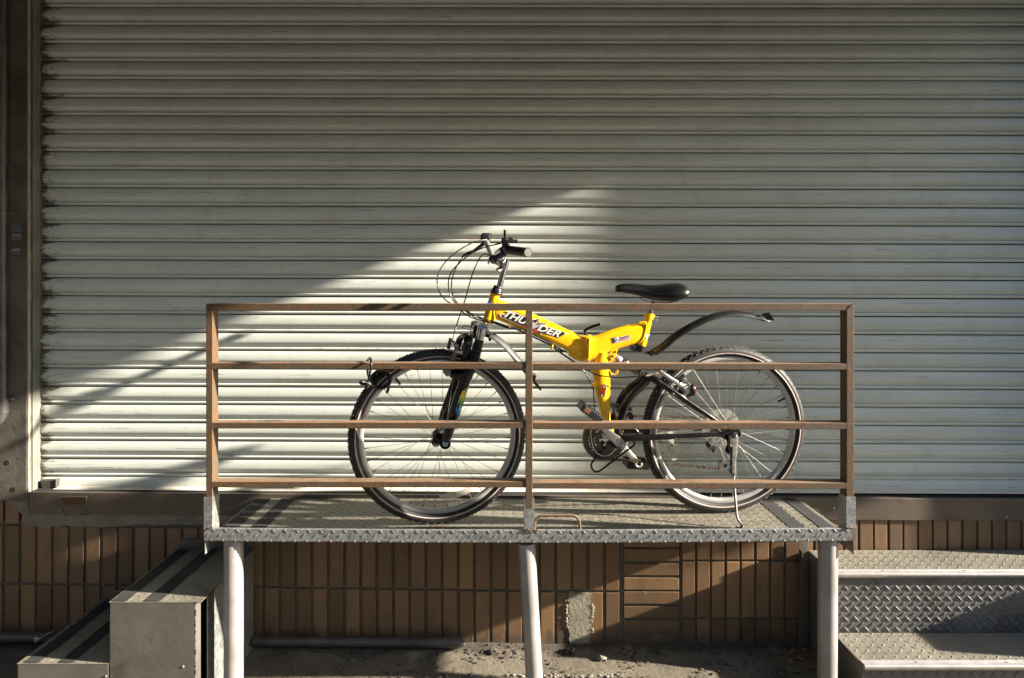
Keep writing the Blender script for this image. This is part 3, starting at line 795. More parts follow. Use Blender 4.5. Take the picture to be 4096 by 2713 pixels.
def nosing(y, z):
    b = MB(); pts = [(y + .030, z + .0002), (y + .030, z + .0034)]
    for i in range(4): yy = y + .026 - i * .006; pts += [(yy, z + .0036), (yy - .0008, z + .0022), (yy - .0028, z + .0022), (yy - .0036, z + .0036)]
    for i in range(7): a_ = math.pi / 2 * (1 + i / 6 * 1.35); pts.append((y + .009 * math.cos(a_), z - .0055 + .009 * math.sin(a_)))
    pts += [(y - .004, z - .017), (y + .006, z - .017), (y + .006, z + .0002)]
    n_ = len(pts); vs = [Vector((x, p_[0], p_[1])) for x in (X0 + .001, X1) for p_ in pts]
    b.add(vs, [(i, (i + 1) % n_, (i + 1) % n_ + n_, i + n_) for i in range(n_)] + [tuple(range(n_)), tuple(range(n_, 2 * n_))])
    b.build('nosing', M['nosing'], rs)
    x = X0 + .2
    while x < X1:
        b = MB(); b.cyl((x, y + .012, z + .002), (x, y + .012, z + .0043), .0045, 12); b.build('screw', M['rust'], rs); x += .33
nosing(YU, ZU); nosing(YN, ZL)
b = MB(); b.prism([(X0 - .003, y, z) for y, z in ((YB - .01, ZG - .02), (YB - .01, ZU - .001), (YU, ZU - .001), (YU, ZL + .10), (YU - .02, ZL), (YN + .004, ZL - .001), (YN + .004, ZG - .02))], (.0028, 0, 0)); b.build('side_panel', M['step'], rs)
b = MB(); b.box((X0 - .045, YB - .016, ZG - .02), (X0 - .004, YB - .012, ZU + .045), .001); b.box((X0 - .045, YB - .05, ZG - .02), (X0 - .041, YB - .0165, ZU + .01), .001); b.build('wall_angle', M['step'], rs)

# ------------------------------------------------------------------ pipes at the foot of the wall
p1 = root('ground_pipe', W(1400, 2571, 2.93), 'grey pipe with a tapered end lying under the platform along the wall', 'pipe')
z_ = EYE - (2571 - 1165) / F * 2.93
b = MB(); xa = (960 - 2048) / F * 2.93; xb_ = (1803 - 2048) / F * 2.93
b.cyl((-1.11, 2.93, z_ + .006), (xb_, 2.93, z_), .0205, 24); b.build('tube', M['pipe'], p1)
b = MB(); b.tube([(xb_ - .004, 2.93, z_), (xb_ + .03, 2.93, z_ - .001), (xb_ + .055, 2.93, z_ - .006), (xb_ + .066, 2.93, z_ - .009)], [.0235, .0235, .012, .002], 20); b.build('end_cap', M['pipe'], p1)
p2 = root('wall_pipe', W(100, 2545, 2.93), 'grey pipe on the ground behind the lower left step', 'pipe')
z_ = EYE - (2546 - 1165) / F * 2.93
b = MB(); b.cyl((-3.0, 2.93, z_), (-1.40, 2.93, z_ - .004), .0205, 24); b.build('tube', M['pipe'], p2)
b = MB(); a = W(140, 2560, 2.89); b.tube(smooth_path([W(215, 2527, 2.90), W(190, 2535, 2.90), W(165, 2552, 2.89), W(142, 2566, 2.88)]), .0075, 10, flat=(1.4, .5)); b.build('strap', M['galv'], p2)
b = MB(); b.lathe([(.004, -.003), (.011, -.003), (.011, .003), (.004, .003)], 16, Matrix.Translation(W(146, 2560, 2.885))); b.build('washer', M['alloy'], p2)
# brass key ring like loop hanging in the gap behind the platform
b = MB(); b.tube(smooth_path([W(3254, 2033, 2.955), W(3272, 2040, 2.955), W(3282, 2052, 2.955), W(3283, 2064, 2.955)]), .0016, 8); 
hk = root('wire_hook', W(3283, 2060, 2.955), 'thin brass wire hook on the sill behind the platform corner', 'hook')
b.build('wire', M['copper'], hk)
b = MB(); b.cyl(W(3293, 2055, 2.955), W(3293, 2072, 2.955), .002, 8); b.build('screw', M['galv'], hk)
# ------------------------------------------------------------------ bicycle
YAW, LEAN, R_ = rad(6.6), rad(3.5), .34
bk = root('bicycle', (-.285, 2.648, ZD + .001), 'yellow and black folding mountain bicycle on its kickstand behind the railing', 'bicycle', rot=(LEAN, 0, YAW))
bk['local'] = 1
MW = Matrix.Translation(bk.location) @ bk.rotation_euler.to_matrix().to_4x4(); MI = MW.inverted()
camL = MI @ Vector((0, 0, EYE))
FR = {'A': (1650, 850, 2.614), 'B': (2200, 1050, 2.24), 'C': (1350, 1250, 1.7425), 'D': (2250, 1450, 2.148), 'F': (2300, 1600, 5.2275), 'G': (2450, 1400, 5.2275),
      'Z': (1700, 1200, 4.355), 'H': (2600, 1650, 3.135), 'I': (1850, 1100, 3.92), 'K': (1750, 1500, 4.9), 'M': (2380, 1200, 4.356), 'N': (2050, 1350, 6.27), 'P': (0, 0, 1)}
def L(f, x, y, off=0.0):        # point of the bicycle seen at (x, y) of a detail view, off metres from its middle plane (minus = near side)
    ox, oy, s = FR[f]; p = W(ox + x / s, oy + y / s, 2.6); d = (MI @ p) - camL
    t = (off - camL.y) / d.y; return camL + d * t
def flip(p, y=None): return Vector((p.x, -p.y if y is None else y, p.z))
def path(f, pts, off=None, n=6):
    return smooth_path([L(f, *(p if len(p) == 3 else (*p, off))) for p in pts], n)
def part(mb, name, mat, parent=None, **kw): return mb.build(name, M[mat], parent or bk, **kw)

def sub(o): o['local'] = 1; return o
def make_wheel(center, rz, rear):
    b = MB()   # rim is the part that carries the rest
    pr = [(.300, -.0115), (.300, .0115), (.298, .0125), (.287, .0125), (.284, .0105), (.2815, .0045), (.2805, .0), (.2815, -.0045), (.284, -.0105), (.287, -.0125), (.298, -.0125)]
    b.lathe(pr, 120)
    rim = b.build('wheel', M['rim'], None); rim.parent = bk; rim.location = center; rim.rotation_euler = (0, rz[1], rz[0]); rim['local'] = 1
    b = MB(); n = 20; pt = []
    for k_ in range(n + 1):
        a_ = rad(-152) + rad(304) * k_ / n
        w = .0225; h = .0215
        pt.append((.3185 + h * math.cos(a_) - (.0 if abs(a_) < 2 else .0), w * math.sin(a_)))
    pt = [(.297, -.011)] + pt + [(.297, .011)]
    b.lathe(pt, 140); part(b, 'tyre', 'rubber', rim)
    b = MB()
    for sgn in (-1, 1):
        q = [(.3105, sgn * .0215), (.3125, sgn * .0222), (.3155, sgn * .0228), (.3155, sgn * .0222), (.3105, sgn * .0209)]
        b.lathe(q, 140)
    part(b, 'reflective_stripe', 'stripe', rim)
    b = MB(); nk = 76
    for i in range(nk):
        th0 = 2 * math.pi * i / nk
        for (phi, dth, lw, lt, ang) in ((-42, 0, .0085, .012, -.5), (-14, .5, .0080, .013, .55), (12, 0, .0080, .013, -.55), (40, .5, .0085, .012, .5)):
            th = th0 + dth * 2 * math.pi / nk; a_ = rad(phi)
            r0 = .3185 + .0215 * math.cos(a_); y0_ = .0225 * math.sin(a_)
            er = Vector((math.cos(th), 0, math.sin(th))); et = Vector((-math.sin(th), 0, math.cos(th))); ey = Vector((0, 1, 0))
            nrm = (er * math.cos(a_) * .0225 + ey * math.sin(a_) * .0215).normalized(); tan = nrm.cross(et)
            u = (et * math.cos(ang) + tan * math.sin(ang)) * lt / 2; v = (tan * math.cos(ang) - et * math.sin(ang)) * lw / 2
            c = er * r0 + ey * y0_; h = nrm * .0019
            b.add([c - u - v * .5, c + u * .4 - v, c + u + v * .3, c - u * .2 + v, c - u * .8 - v * .4 + h, c + u * .35 - v * .8 + h, c + u * .8 + v * .25 + h, c - u * .15 + v * .8 + h],
                  [(4, 5, 6, 7), (0, 1, 5, 4), (1, 2, 6, 5), (2, 3, 7, 6), (3, 0, 4, 7)])
    part(b, 'tread', 'knob', rim, kind='stuff')
    b = MB()
    hw = .030 if not rear else .029
    b.lathe([(.0001, -hw - .012), (.0085, -hw - .012), (.0085, -hw - .004), (.022, -hw - .001), (.022, -hw + .002), (.012, -hw + .005), (.009, 0), (.012, hw - .005), (.022, hw - .002), (.022, hw + .001), (.0085, hw + .004), (.0085, hw + .012), (.0001, hw + .012)], 28, closed=False)
    part(b, 'hub', 'black' if not rear else 'dirty', rim)
    # spokes, laced three cross; spokes and nipples share their meshes
    ns = 36; data = {}
    for i in range(ns):
        side = -1 if i % 2 == 0 else 1; lead = -1 if (i // 2) % 2 == 0 else 1
        th = 2 * math.pi * i / ns
        key = (side, lead)
        if key not in data:
            ah = lead * rad(62)
            p0 = Vector((.0205 * math.cos(ah), side * hw, .0205 * math.sin(ah))); p1 = Vector((.2815, side * .002, 0))
            b = MB(); b.tube([p0, p1], .0009, 5, cap=False); s = part(b, 'spoke', 'spoke', rim)
            q = p0 + (p1 - p0) * .94
            b = MB(); b.tube([q, p1], .0019, 6); nn = part(b, 'nipple', 'dirty', rim); data[key] = (s, nn)
        else:
            s = link('spoke', data[key][0].data, rim); nn = link('nipple', data[key][1].data, rim)
        s.rotation_euler = (0, -th, 0); nn.rotation_euler = (0, -th, 0)
    vth = rad(128) if not rear else rad(27)     # valve
    e = Vector((math.cos(vth), 0, math.sin(vth)))
    b = MB(); b.cyl(e * .283, e * .2775, .0055, 10); b.cyl(e * .28, e * .252, .0041, 10); part(b, 'valve', 'plastic', rim)
    return rim
wf = make_wheel(Vector((0, 0, R_)), (rad(4.0), rad(3)), False)
wr = make_wheel(Vector((1.148, 0, R_)), (0, rad(1)), True)
cr = wr.location
# wheel reflectors between the spokes
def reflector(wh, a0, a1, r0, w, off, name='spoke_reflector'):
    b = MB(); vs = []; n = 8
    for i in range(n + 1):
        t = i / n; ww = w * (.7 + .3 * math.sin(t * math.pi)); p = Vector(a0).lerp(Vector(a1), t); d = (Vector(a1) - Vector(a0)).normalized(); q = Vector((d.z, 0, -d.x))
        bow = q * .006 * math.sin(t * math.pi)
        for s_, yy in ((1, -.003), (-1, -.003), (-1, .003), (1, .003)): vs.append(p + bow + q * ww / 2 * s_ + Vector((0, off + yy, 0)))
    fs = [(i * 4 + k_, i * 4 + (k_ + 1) % 4, (i + 1) * 4 + (k_ + 1) % 4, (i + 1) * 4 + k_) for i in range(n) for k_ in range(4)] + [(0, 1, 2, 3), tuple(range(n * 4, n * 4 + 4))[::-1]]
    b.add(vs, fs); b.lathe([(.0001, -.0075), (.005, -.006), (.0075, -.003), (.0075, 0)], 12, Matrix.Translation(Vector(a0).lerp(Vector(a1), .5) + Vector((0, off, 0))), False)
    part(b, name, 'reflector', wh)
def rel(p, wh): return (Matrix.Rotation(-wh.rotation_euler.z, 4, 'Z') @ Matrix.Translation(-wh.location)) @ p
for (w_, f, p0, p1, wd) in ((wr, 'D', (915, 600), (962, 840), .028), (wf, 'C', (732, 1280), (945, 1225), .023)):
    a0 = rel(L(f, *p0, 0), w_); a1 = rel(L(f, *p1, 0), w_); a0.y = a1.y = 0; reflector(w_, a0, a1, 0, wd, -.008)

# fork
b = MB(); ln = [L('K', 555, 60, -.058), L('K', 292, 880, -.058), L('K', 190, 1220, -.058), L('K', 160, 1330, -.058)]
b.tube(smooth_path([L('Z', 800, 1190, -.058)] + ln, 5), [.0225] * 5 + [.0215] * 5 + [.0185] * 5 + [.0165] * 5 + [.015], 22, flat=(.9, 1)); 
b.cyl(L('K', 152, 1350, -.066), L('K', 152, 1350, -.048), .021, 20)
legn = part(b, 'fork_leg', 'black')
b = MB(); lf = [L('Z', 560, 1240, .058), L('K', 400, 50, .058), L('K', 108, 880, .058), L('K', 10, 1200, .058), L('K', -15, 1290, .058)]
b.tube(smooth_path(lf, 5), [.0225] * 5 + [.0215] * 5 + [.0185] * 5 + [.0165] * 5 + [.015], 22, flat=(.9, 1)); b.cyl(L('K', -22, 1310, .048), L('K', -22, 1310, .066), .020, 20); part(b, 'fork_leg', 'black')
b = MB(); b.cyl(L('K', 152, 1350, -.068), L('K', 152, 1350, -.073), .0118, 6); b.cyl(L('K', 152, 1350, -.073), L('K', 152, 1350, -.080), .0048, 12); part(b, 'axle_nut', 'alloy')
# leg bases joined to the brake bosses
b = MB(); b.tube([L('Z', 440, 1285, -.045), L('Z', 560, 1290, -.05), L('Z', 820, 1290, -.05)], [.015, .022, .021], 14); part(b, 'brake_boss', 'black')
b = MB(); b.cyl(L('Z', 395, 1280, -.05), L('Z', 395, 1275, -.066), .0125, 12); b.cyl(L('Z', 345, 1250, -.05), L('Z', 345, 1250, -.06), .008, 12); b.box(L('Z', 440, 1300, -.05), L('Z', 370, 1245, -.03), .002); part(b, 'brake_pivot', 'alloy')
def bellows(p0, p1, r, nrib):
    b = MB(); pts = []; rs = []
    for i in range(nrib * 4 + 1):
        t = i / (nrib * 4); pts.append(p0.lerp(p1, t)); ph = (i % 4)
        rs.append((r[0] + (r[1] - r[0]) * t) * (1.0 if ph == 2 else .80 if ph == 0 else .90))
    b.tube(pts, rs, 26); return b
part(bellows(L('Z', 950, 690, -.055), L('Z', 835, 1085, -.055), (.0185, .0255), 11), 'fork_boot', 'rubber')
part(bellows(L('Z', 775, 650, .058), L('Z', 655, 1060, .058), (.018, .0245), 11), 'fork_boot', 'rubber')
for (x, y, off) in ((955, 650, -.055), (828, 600, .058)):
    b = MB(); b.cyl(L('Z', x - 12, y + 60, off), L('Z', x + 22, y - 55, off), .0150, 24); part(b, 'stanchion', 'chrome')
b = MB(); b.tube(smooth_path([L('Z', 968, 610, -.055), L('Z', 975, 570, -.055), L('Z', 985, 520, -.055), L('Z', 995, 490, -.055)], 4), [.0165] + [.0172] * 11 + [.011], 24); 
b.tube(smooth_path([L('Z', 850, 500, .058), L('Z', 862, 460, .058), L('Z', 875, 400, .058), L('Z', 880, 380, .058)], 4), [.0165] + [.0172] * 11 + [.012], 24); part(b, 'fork_cap', 'chrome')
b = MB(); b.tube([L('Z', 1000, 500, -.05), L('Z', 1050, 470, -.02), L('Z', 1030, 440, .02), L('Z', 880, 440, .055)], [.0205, .022, .022, .018], 18, flat=(1, 1.15)); b.cyl(L('Z', 1055, 500, -.005), L('Z', 1085, 385, -.005), .0205, 24); part(b, 'fork_crown', 'chrome')
b = MB(); b.tube([L('Z', 930, 500, -.02), L('Z', 905, 560, -.01), L('Z', 890, 640, 0)], [.02, .018, .014], 14); part(b, 'crown_bracket', 'black')  # black bracket below the fork crown
b = MB(); b.tube(smooth_path([L('Z', 660, 1130, -.052), L('Z', 712, 960, -.058), L('Z', 740, 790, -.056), L('Z', 735, 690, -.046), L('Z', 700, 625, -.022), L('Z', 655, 632, .012), L('Z', 605, 690, .038), L('Z', 575, 790, .05), L('Z', 560, 900, .05)], 5), .0112, 14, flat=(1.0, 1.25)); part(b, 'brake_arch', 'black')
# front brake
b = MB(); b.tube(smooth_path([L('Z', 395, 1270, -.056), L('Z', 460, 1080, -.062), L('Z', 520, 930, -.062), L('Z', 575, 790, -.055)], 4), [.0075] * 5 + [.0068] * 4 + [.005] * 4, 12, flat=(.6, 1.3)); part(b, 'brake_arm', 'dirty')
b = MB(); b.tube(smooth_path([L('Z', 320, 1180, .05), L('Z', 395, 900, .05), L('Z', 425, 760, .048), L('Z', 447, 690, .045)], 4), [.006] * 13, 10, flat=(.6, 1.2)); part(b, 'brake_arm', 'dirty')
b = MB(); b.tube([L('Z', 432, 680, .045), L('Z', 500, 735, .0), L('Z', 545, 765, -.05)], .0052, 10); b.box(L('Z', 500, 800, -.062), L('Z', 585, 762, -.045), .002); b.box(L('Z', 430, 700, .04), L('Z', 475, 668, .05), .002); part(b, 'cable_link', 'plastic')
b = MB(); b.cyl(L('Z', 545, 790, -.064), L('Z', 545, 790, -.07), .0055, 8); part(b, 'clamp_bolt', 'alloy')
# oval reflector bracket seen edge on in front of the crown
b = MB(); op = []
for i in range(24):
    a_ = 2 * math.pi * i / 24; op.append(L('Z', 740 + 93 * math.cos(a_) , 483 + 34 * math.sin(a_) + 18 * math.cos(a_), .01 + .02 * math.sin(a_)))
b.tube(op, .0014, 6, closed=True); b.tube([L('Z', 655, 462, .01), L('Z', 830, 485, .0)], .001, 5); part(b, 'reflector_bracket', 'black')

# front mudguard on the down tube side
def blade(pts, hw, th, name, mat, seg=14, drop=.35):
    """pts: centre line; curved gutter section, half width hw"""
    b = MB(); vs = []; n = len(pts); m = 9
    for i, (p, w, nrm) in enumerate(pts):
        for s_ in (0, 1):
            for k_ in range(m):
                a_ = -1 + 2 * k_ / (m - 1)
                if s_: a_ = -a_
                vs.append(p + Vector((0, a_ * w, 0)) - nrm * (w * drop * a_ * a_ + s_ * th))
    q = 2 * m
    fs = [(i * q + k_, i * q + (k_ + 1) % q, (i + 1) * q + (k_ + 1) % q, (i + 1) * q + k_) for i in range(n - 1) for k_ in range(q)]
    fs += [tuple(range(q)), tuple(range((n - 1) * q, n * q))[::-1]]
    b.add(vs, fs, True); return part(b, name, mat)
def bladepath(f, pts, off, ws, n=5):
    c = path(f, pts, off, n); out = []
    for i, p in enumerate(c):
        t = (c[min(i + 1, len(c) - 1)] - c[max(i - 1, 0)]).normalized(); nr = Vector((-t.z, 0, t.x)); nr = nr if nr.z > 0 else -nr
        t_ = i / (len(c) - 1); w = ws[0] + (ws[1] - ws[0]) * t_
        out.append((p, w, nr))
    return out
blade(bladepath('Z', [(1130, 560), (1220, 590), (1330, 665), (1450, 770), (1560, 890), (1650, 1000), (1760, 1130), (1860, 1240), (1945, 1300)], 0.0, (.026, .034)), .0, .003, 'front_mudguard', 'grey', drop=.72)
b = MB(); b.tube(smooth_path([L('N', 470, 940, -.01), L('N', 560, 1120, -.015), L('N', 620, 1200, -.015), L('N', 710, 1320, -.015)], 4), [.007] * 6 + [.0075] * 5 + [.0055] * 2, 10, flat=(1.2, .8)); part(b, 'mudguard_strut', 'grey')
b = MB(); b.tube([L('Z', 1050, 600, 0), L('Z', 1130, 620, 0), L('Z', 1160, 640, 0)], [.010, .011, .013], 14); b.box(L('Z', 1110, 720, -.012), L('Z', 1150, 560, .012), .003); part(b, 'mudguard_clamp', 'plastic')

# head tube, headset, stem
b = MB(); b.cyl(L('I', 395, 715, 0), L('I', 515, 290, 0), .0192, 28); part(b, 'head_tube', 'yellow')
b = MB()
for t, r in ((0, .0205), (.18, .0235), (.32, .0235), (.4, .020), (.52, .0205), (.6, .0185), (.75, .0185), (.78, .0165), (1, .0160)): pass
q0 = L('I', 527, 300, 0); q1 = L('I', 562, 175, 0)
ts = [0, .05, .22, .26, .30, .34, .48, .52, .56, .72, .75, .80, .95, 1.0]; rr = [.0205, .0240, .0240, .0215, .0215, .0225, .0225, .0195, .0195, .0185, .0165, .0178, .0170, .013]
b.tube([q0.lerp(q1, t) for t in ts], rr, 28); part(b, 'headset', 'plastic')
b = MB(); b.tube([L('Z', 1090, 400, 0), L('Z', 1105, 360, 0)], [.021, .0205], 24); part(b, 'lower_headset_cup', 'black')
b = MB(); b.cyl(L('A', 905, 790, 0), L('A', 985, 500, 0), .0115, 26); b.cyl(L('A', 983, 508, 0), L('A', 990, 482, 0), .0135, 24); part(b, 'stem', 'chrome')
b = MB(); b.tube(smooth_path([L('A', 975, 545, 0), L('A', 930, 545, 0), L('A', 885, 525, 0), L('A', 850, 492, 0)], 4), [.0105] * 13, 18); b.cyl(L('A', 850, 490, -.022), L('A', 850, 490, .022), .0185, 22); part(b, 'stem_extension', 'chrome')
b = MB(); b.cyl(L('A', 792, 500, 0), L('A', 796, 540, 0), .0042, 10); b.cyl(L('A', 790, 488, 0), L('A', 794, 512, 0), .0075, 8); part(b, 'stem_bolt', 'alloy')
# handlebar
hb = smooth_path([L('A', 1190, 419, -.285), L('A', 1100, 405, -.225), L('A', 1010, 392, -.170), L('A', 950, 385, -.125), L('A', 895, 425, -.08), L('A', 862, 480, -.035), L('A', 850, 490, 0), L('A', 838, 475, .035), L('A', 815, 410, .085), L('A', 785, 340, .13), L('A', 768, 300, .17), L('A', 758, 280, .23), L('A', 752, 265, .285)], 6)
b = MB(); b.tube(hb, .0112, 20); part(b, 'handlebar', 'alloy')
def gripm(p0, p1, nm):
    b = MB(); pts = []; rs = []; n = 34
    for i in range(n + 1):
        t = i / n; pts.append(p0.lerp(p1, t)); rs.append(.0160 if (i % 2 == 0 or i < 3 or i > n - 4) else .0142)
    pts += [p1 + (p1 - p0).normalized() * .0015, p1 + (p1 - p0).normalized() * .003]; rs += [.0172, .0155]
    rs[n] = .0172; rs[n - 1] = .0172
    b.tube(pts, rs, 26); o = part(b, nm, 'grip')
gripm(L('A', 1000, 392, -.172), L('A', 1205, 419, -.287), 'grip'); gripm(L('A', 768, 300, .17), L('A', 750, 262, .285), 'grip')
b = MB(); e = L('A', 1206, 419, -.291); d = (L('A', 1205, 419, -.287) - L('A', 1000, 392, -.172)).normalized(); b.cyl(e, e + d * .001, .0145, 24); b.cyl(e + d * .001, e + d * .0016, .0035, 12); part(b, 'grip_cap', 'knob')
# shifters and brake levers
def obox(f, p, off, ux, uz, dx, dy, dz, bev=.003, b=None):
    """box centred at a view point, its long side along view direction ux"""
    c = L(f, *p, off); a = (L(f, p[0] + ux * 10, p[1] + uz * 10, off) - c).normalized(); n_ = Vector((0, 1, 0)); v = a.cross(n_)
    m = Matrix.Identity(4)
    for i in range(3): m[i][0] = a[i]; m[i][1] = n_[i]; m[i][2] = v[i]; m[i][3] = c[i]
    b = b or MB(); b.box((-dx / 2, -dy / 2, -dz / 2), (dx / 2, dy / 2, dz / 2), bev, m); return b
b = obox('A', (965, 300), -.165, 1, 0, .024, .030, .026, .006); obox('A', (1030, 303), -.185, 1, .02, .052, .022, .013, .004, b); obox('A', (1000, 275), -.165, 1, 0, .035, .026, .010, .003, b)
b.cyl(L('A', 975, 330, -.165), L('A', 975, 372, -.165), .0145, 16); sh1 = part(b, 'gear_shifter', 'plastic')
b = MB(); b.tube([L('A', 966, 272, -.175), L('A', 965, 215, -.178), L('A', 964, 182, -.180)], [.0042, .0050, .0040], 12); part(b, 'shift_lever', 'black', sub(sh1))
b = MB(); b.cyl(L('A', 960, 395, -.148), L('A', 960, 395, -.125), .0165, 20); b.tube(smooth_path([L('A', 975, 420, -.145), L('A', 925, 450, -.14), L('A', 880, 478, -.135), L('A', 845, 490, -.13), L('A', 832, 512, -.13)], 4), [.009] * 5 + [.0095] * 4 + [.011] * 4 + [.013] * 3 + [.009], 14, flat=(.8, 1.25)); b.cyl(L('A', 850, 478, -.125), L('A', 842, 525, -.13), .0105, 14); bl = part(b, 'brake_lever_body', 'plastic')
b = MB(); b.tube(smooth_path([L('A', 885, 505, -.135), L('A', 925, 525, -.16), L('A', 940, 565, -.19), L('A', 915, 595, -.21), L('A', 885, 605, -.22)], 4), [.005] * 4 + [.0062] * 10 + [.0055] * 2 + [.006], 12, flat=(1.5, .9)); part(b, 'brake_lever', 'chrome', sub(bl))
b = obox('A', (765, 262), .165, 1, .1, .036, .030, .030, .006); obox('A', (777, 232), .175, 1, .05, .040, .028, .012, .004, b); b.cyl(L('A', 772, 300, .16), L('A', 790, 295, .16), .013, 14); part(b, 'gear_shifter', 'plastic')
b = MB(); b.tube(smooth_path([L('A', 760, 320, .16), L('A', 700, 360, .17), L('A', 640, 405, .185), L('A', 575, 430, .20), L('A', 522, 462, .21)], 4), [.0085] * 5 + [.0075] * 8 + [.0062] * 3 + [.0045], 12, flat=(1.4, .9)); b2 = part(b, 'brake_lever', 'plastic')
b = MB(); b.cyl(L('A', 628, 412, .182), L('A', 628, 412, .172), .0045, 10); part(b, 'lever_pivot', 'alloy')
b = MB(); b.cyl(L('A', 778, 290, .155), L('A', 774, 288, .14), .0045, 10); b.box(L('A', 818, 342, .12), L('A', 828, 400, .13), .001); part(b, 'cable_adjuster', 'alloy')
# cables
def cable(segs, name='cable', r=.0024, mat='black'):
    b = MB(); b.tube(smooth_path(segs, 6), r, 8); return part(b, name, mat)
a_ = lambda x, y, o: L('A', x, y, o)
z__ = lambda x, y, o: L('Z', x, y, o)
tail = [z__(950, 350, -.028), z__(1150, 390, -.03), z__(1300, 440, -.03), z__(1440, 490, -.028), L('I', 850, 850, -.02), L('I', 1000, 915, -.015), L('I', 1200, 1010, -.012), L('I', 1400, 1110, -.01), L('I', 1560, 1230, -.02), L('I', 1780, 1380, -.03), L('B', 310, 985, -.03), L('B', 350, 1060, -.032), L('B', 385, 1110, -.032), L('B', 395, 1250, -.03), L('B', 398, 1330, -.03)]
cable([a_(775, 286, .14), a_(700, 295, .12), a_(600, 330, .10), a_(450, 420, .07), a_(335, 530, .05), a_(270, 640, .03), a_(258, 730, .02), a_(280, 830, .01), a_(330, 900, .0), a_(400, 955, -.005), z__(540, 110, -.01), z__(660, 215, -.015), z__(790, 300, -.02)] + tail)
cable([a_(925, 325, -.15), a_(850, 340, -.13), a_(740, 370, -.10), a_(620, 425, -.07), a_(500, 520, -.04), a_(410, 620, -.02), a_(376, 720, -.01), a_(385, 830, -.01), a_(420, 910, -.012), a_(470, 970, -.015), z__(700, 190, -.018), z__(840, 290, -.02)] + [p + Vector((.002, -.004, .006)) for p in tail[:9]] + [L('I', 1500, 1150, -.03), L('I', 1650, 1220, -.03)])
cable([a_(525, 470, .19), a_(480, 530, .13), a_(430, 640, .07), a_(408, 740, .03), a_(418, 850, .01), a_(450, 925, .0), a_(505, 985, -.002), z__(760, 210, -.004), z__(900, 280, -.006), z__(1050, 335, .02), z__(1170, 375, .024), z__(1440, 480, .01)] + [p + Vector((0, .012, -.003)) for p in tail[4:10]] + [L('B', 250, 920, .01), L('B', 340, 968, -.03), L('B', 400, 1000, -.045), L('B', 480, 1018, -.045), L('B', 560, 1030, -.045), L('B', 650, 1031, -.045), L('B', 750, 1025, -.045), L('B', 830, 1014, -.045)])
cable([a_(845, 485, -.12), a_(800, 445, -.11), a_(745, 438, -.09), a_(695, 490, -.07), a_(640, 610, -.05), a_(600, 730, -.035), a_(565, 860, -.03), a_(540, 945, -.03), a_(508, 1040, -.03), a_(470, 1150, -.03), a_(455, 1195, -.03)])
b = MB(); b.tube([a_(455, 1195, -.03), a_(443, 1240, -.03)], .0034, 10); part(b, 'cable_ferrule', 'alloy')
b = MB(); b.tube([a_(443, 1240, -.03), a_(428, 1290, -.03), a_(422, 1325, -.03)], .0016, 8); part(b, 'brake_cable_end', 'black')

# main frame: front beam, hinge, rear beam, mast
def beam(st, name, mat='yellow', ex=3.0, n=5):
    """stations: (frame, top, bottom, half width, off)"""
    T = smooth_path([L(s_[0], *s_[1], s_[4]) for s_ in st], n); B_ = smooth_path([L(s_[0], *s_[2], s_[4]) for s_ in st], n)
    w = smooth_path([Vector((0, s_[3], 0)) for s_ in st], n)
    b = MB(); b.loft([(T[i], B_[i], w[i]) for i in range(len(T))], 28, ex); return part(b, name, mat)
fb = beam([('I', (510, 400), (455, 675), .018, 0), ('I', (580, 395), (505, 690), .021, 0), ('I', (700, 435), (620, 735), .0215, 0), ('I', (900, 515), (800, 805), .022, 0), ('I', (1150, 625), (1035, 905), .022, 0),
           ('I', (1400, 742), (1300, 1022), .0225, 0), ('I', (1600, 835), (1500, 1115), .023, 0), ('I', (1740, 895), (1640, 1195), .0235, 0), ('I', (1850, 950), (1790, 1290), .024, 0), ('I', (1885, 960), (1885, 1345), .024, 0)], 'front_beam', ex=3.4)
b = MB(); 
w0 = L('I', 470, 640, 0)
for i in range(14):
    t = i / 13; p = L('I', 498 - 12 * t + 8 * math.sin(t * 9), 420 + 265 * t, -.017); 
    b.tube([p, p + Vector((.002, 0, -.012))], .0034, 8)
part(b, 'weld_seam', 'yellow')
hg = beam([('I', (1650, 1195), (1650, 1255), .015, 0), ('I', (1760, 1225), (1760, 1325), .018, 0), ('I', (1900, 1290), (1900, 1358), .018, 0)], 'beam_gusset', ex=5)
b = MB(); b.box(L('I', 1880, 1352, -.027), L('I', 1925, 938, .027), .004); b.box(L('I', 1928, 1352, -.027), L('I', 1960, 938, .027), .004); hinge = part(b, 'hinge_plate', 'yellow')
b = MB(); pp = [L('I', *p, -.033) for p in ((1945, 955), (2000, 950), (2018, 985), (2010, 1300), (1995, 1330), (1945, 1330), (1925, 1290), (1930, 1200), (1942, 1100), (1935, 1000))]
b.tube(pp, .0036, 8, closed=True); b.cyl(L('I', 1985, 990, -.034), L('I', 1975, 1310, -.034), .0078, 16); part(b, 'hinge_latch', 'yellow', sub(hinge))
b = MB(); b.cyl(L('I', 1970, 1335, -.02), L('I', 1970, 1360, -.02), .006, 12); part(b, 'hinge_pin', 'copper', hinge)
b = MB(); b.tube(smooth_path([L('I', 1917, 945, -.02), L('I', 1917, 905, -.02), L('I', 1921, 878, -.02), L('I', 1945, 855, -.022), L('I', 2050, 808, -.028), L('A', 1962, 1170, -.034)], 4), [.0050] * 5 + [.0058] * 16, 14); q = part(b, 'hinge_lever', 'black')
b = MB(); b.cyl(L('A', 1960, 1171, -.034), L('A', 1969, 1167, -.034), .0052, 14); part(b, 'lever_cap', 'alloy')
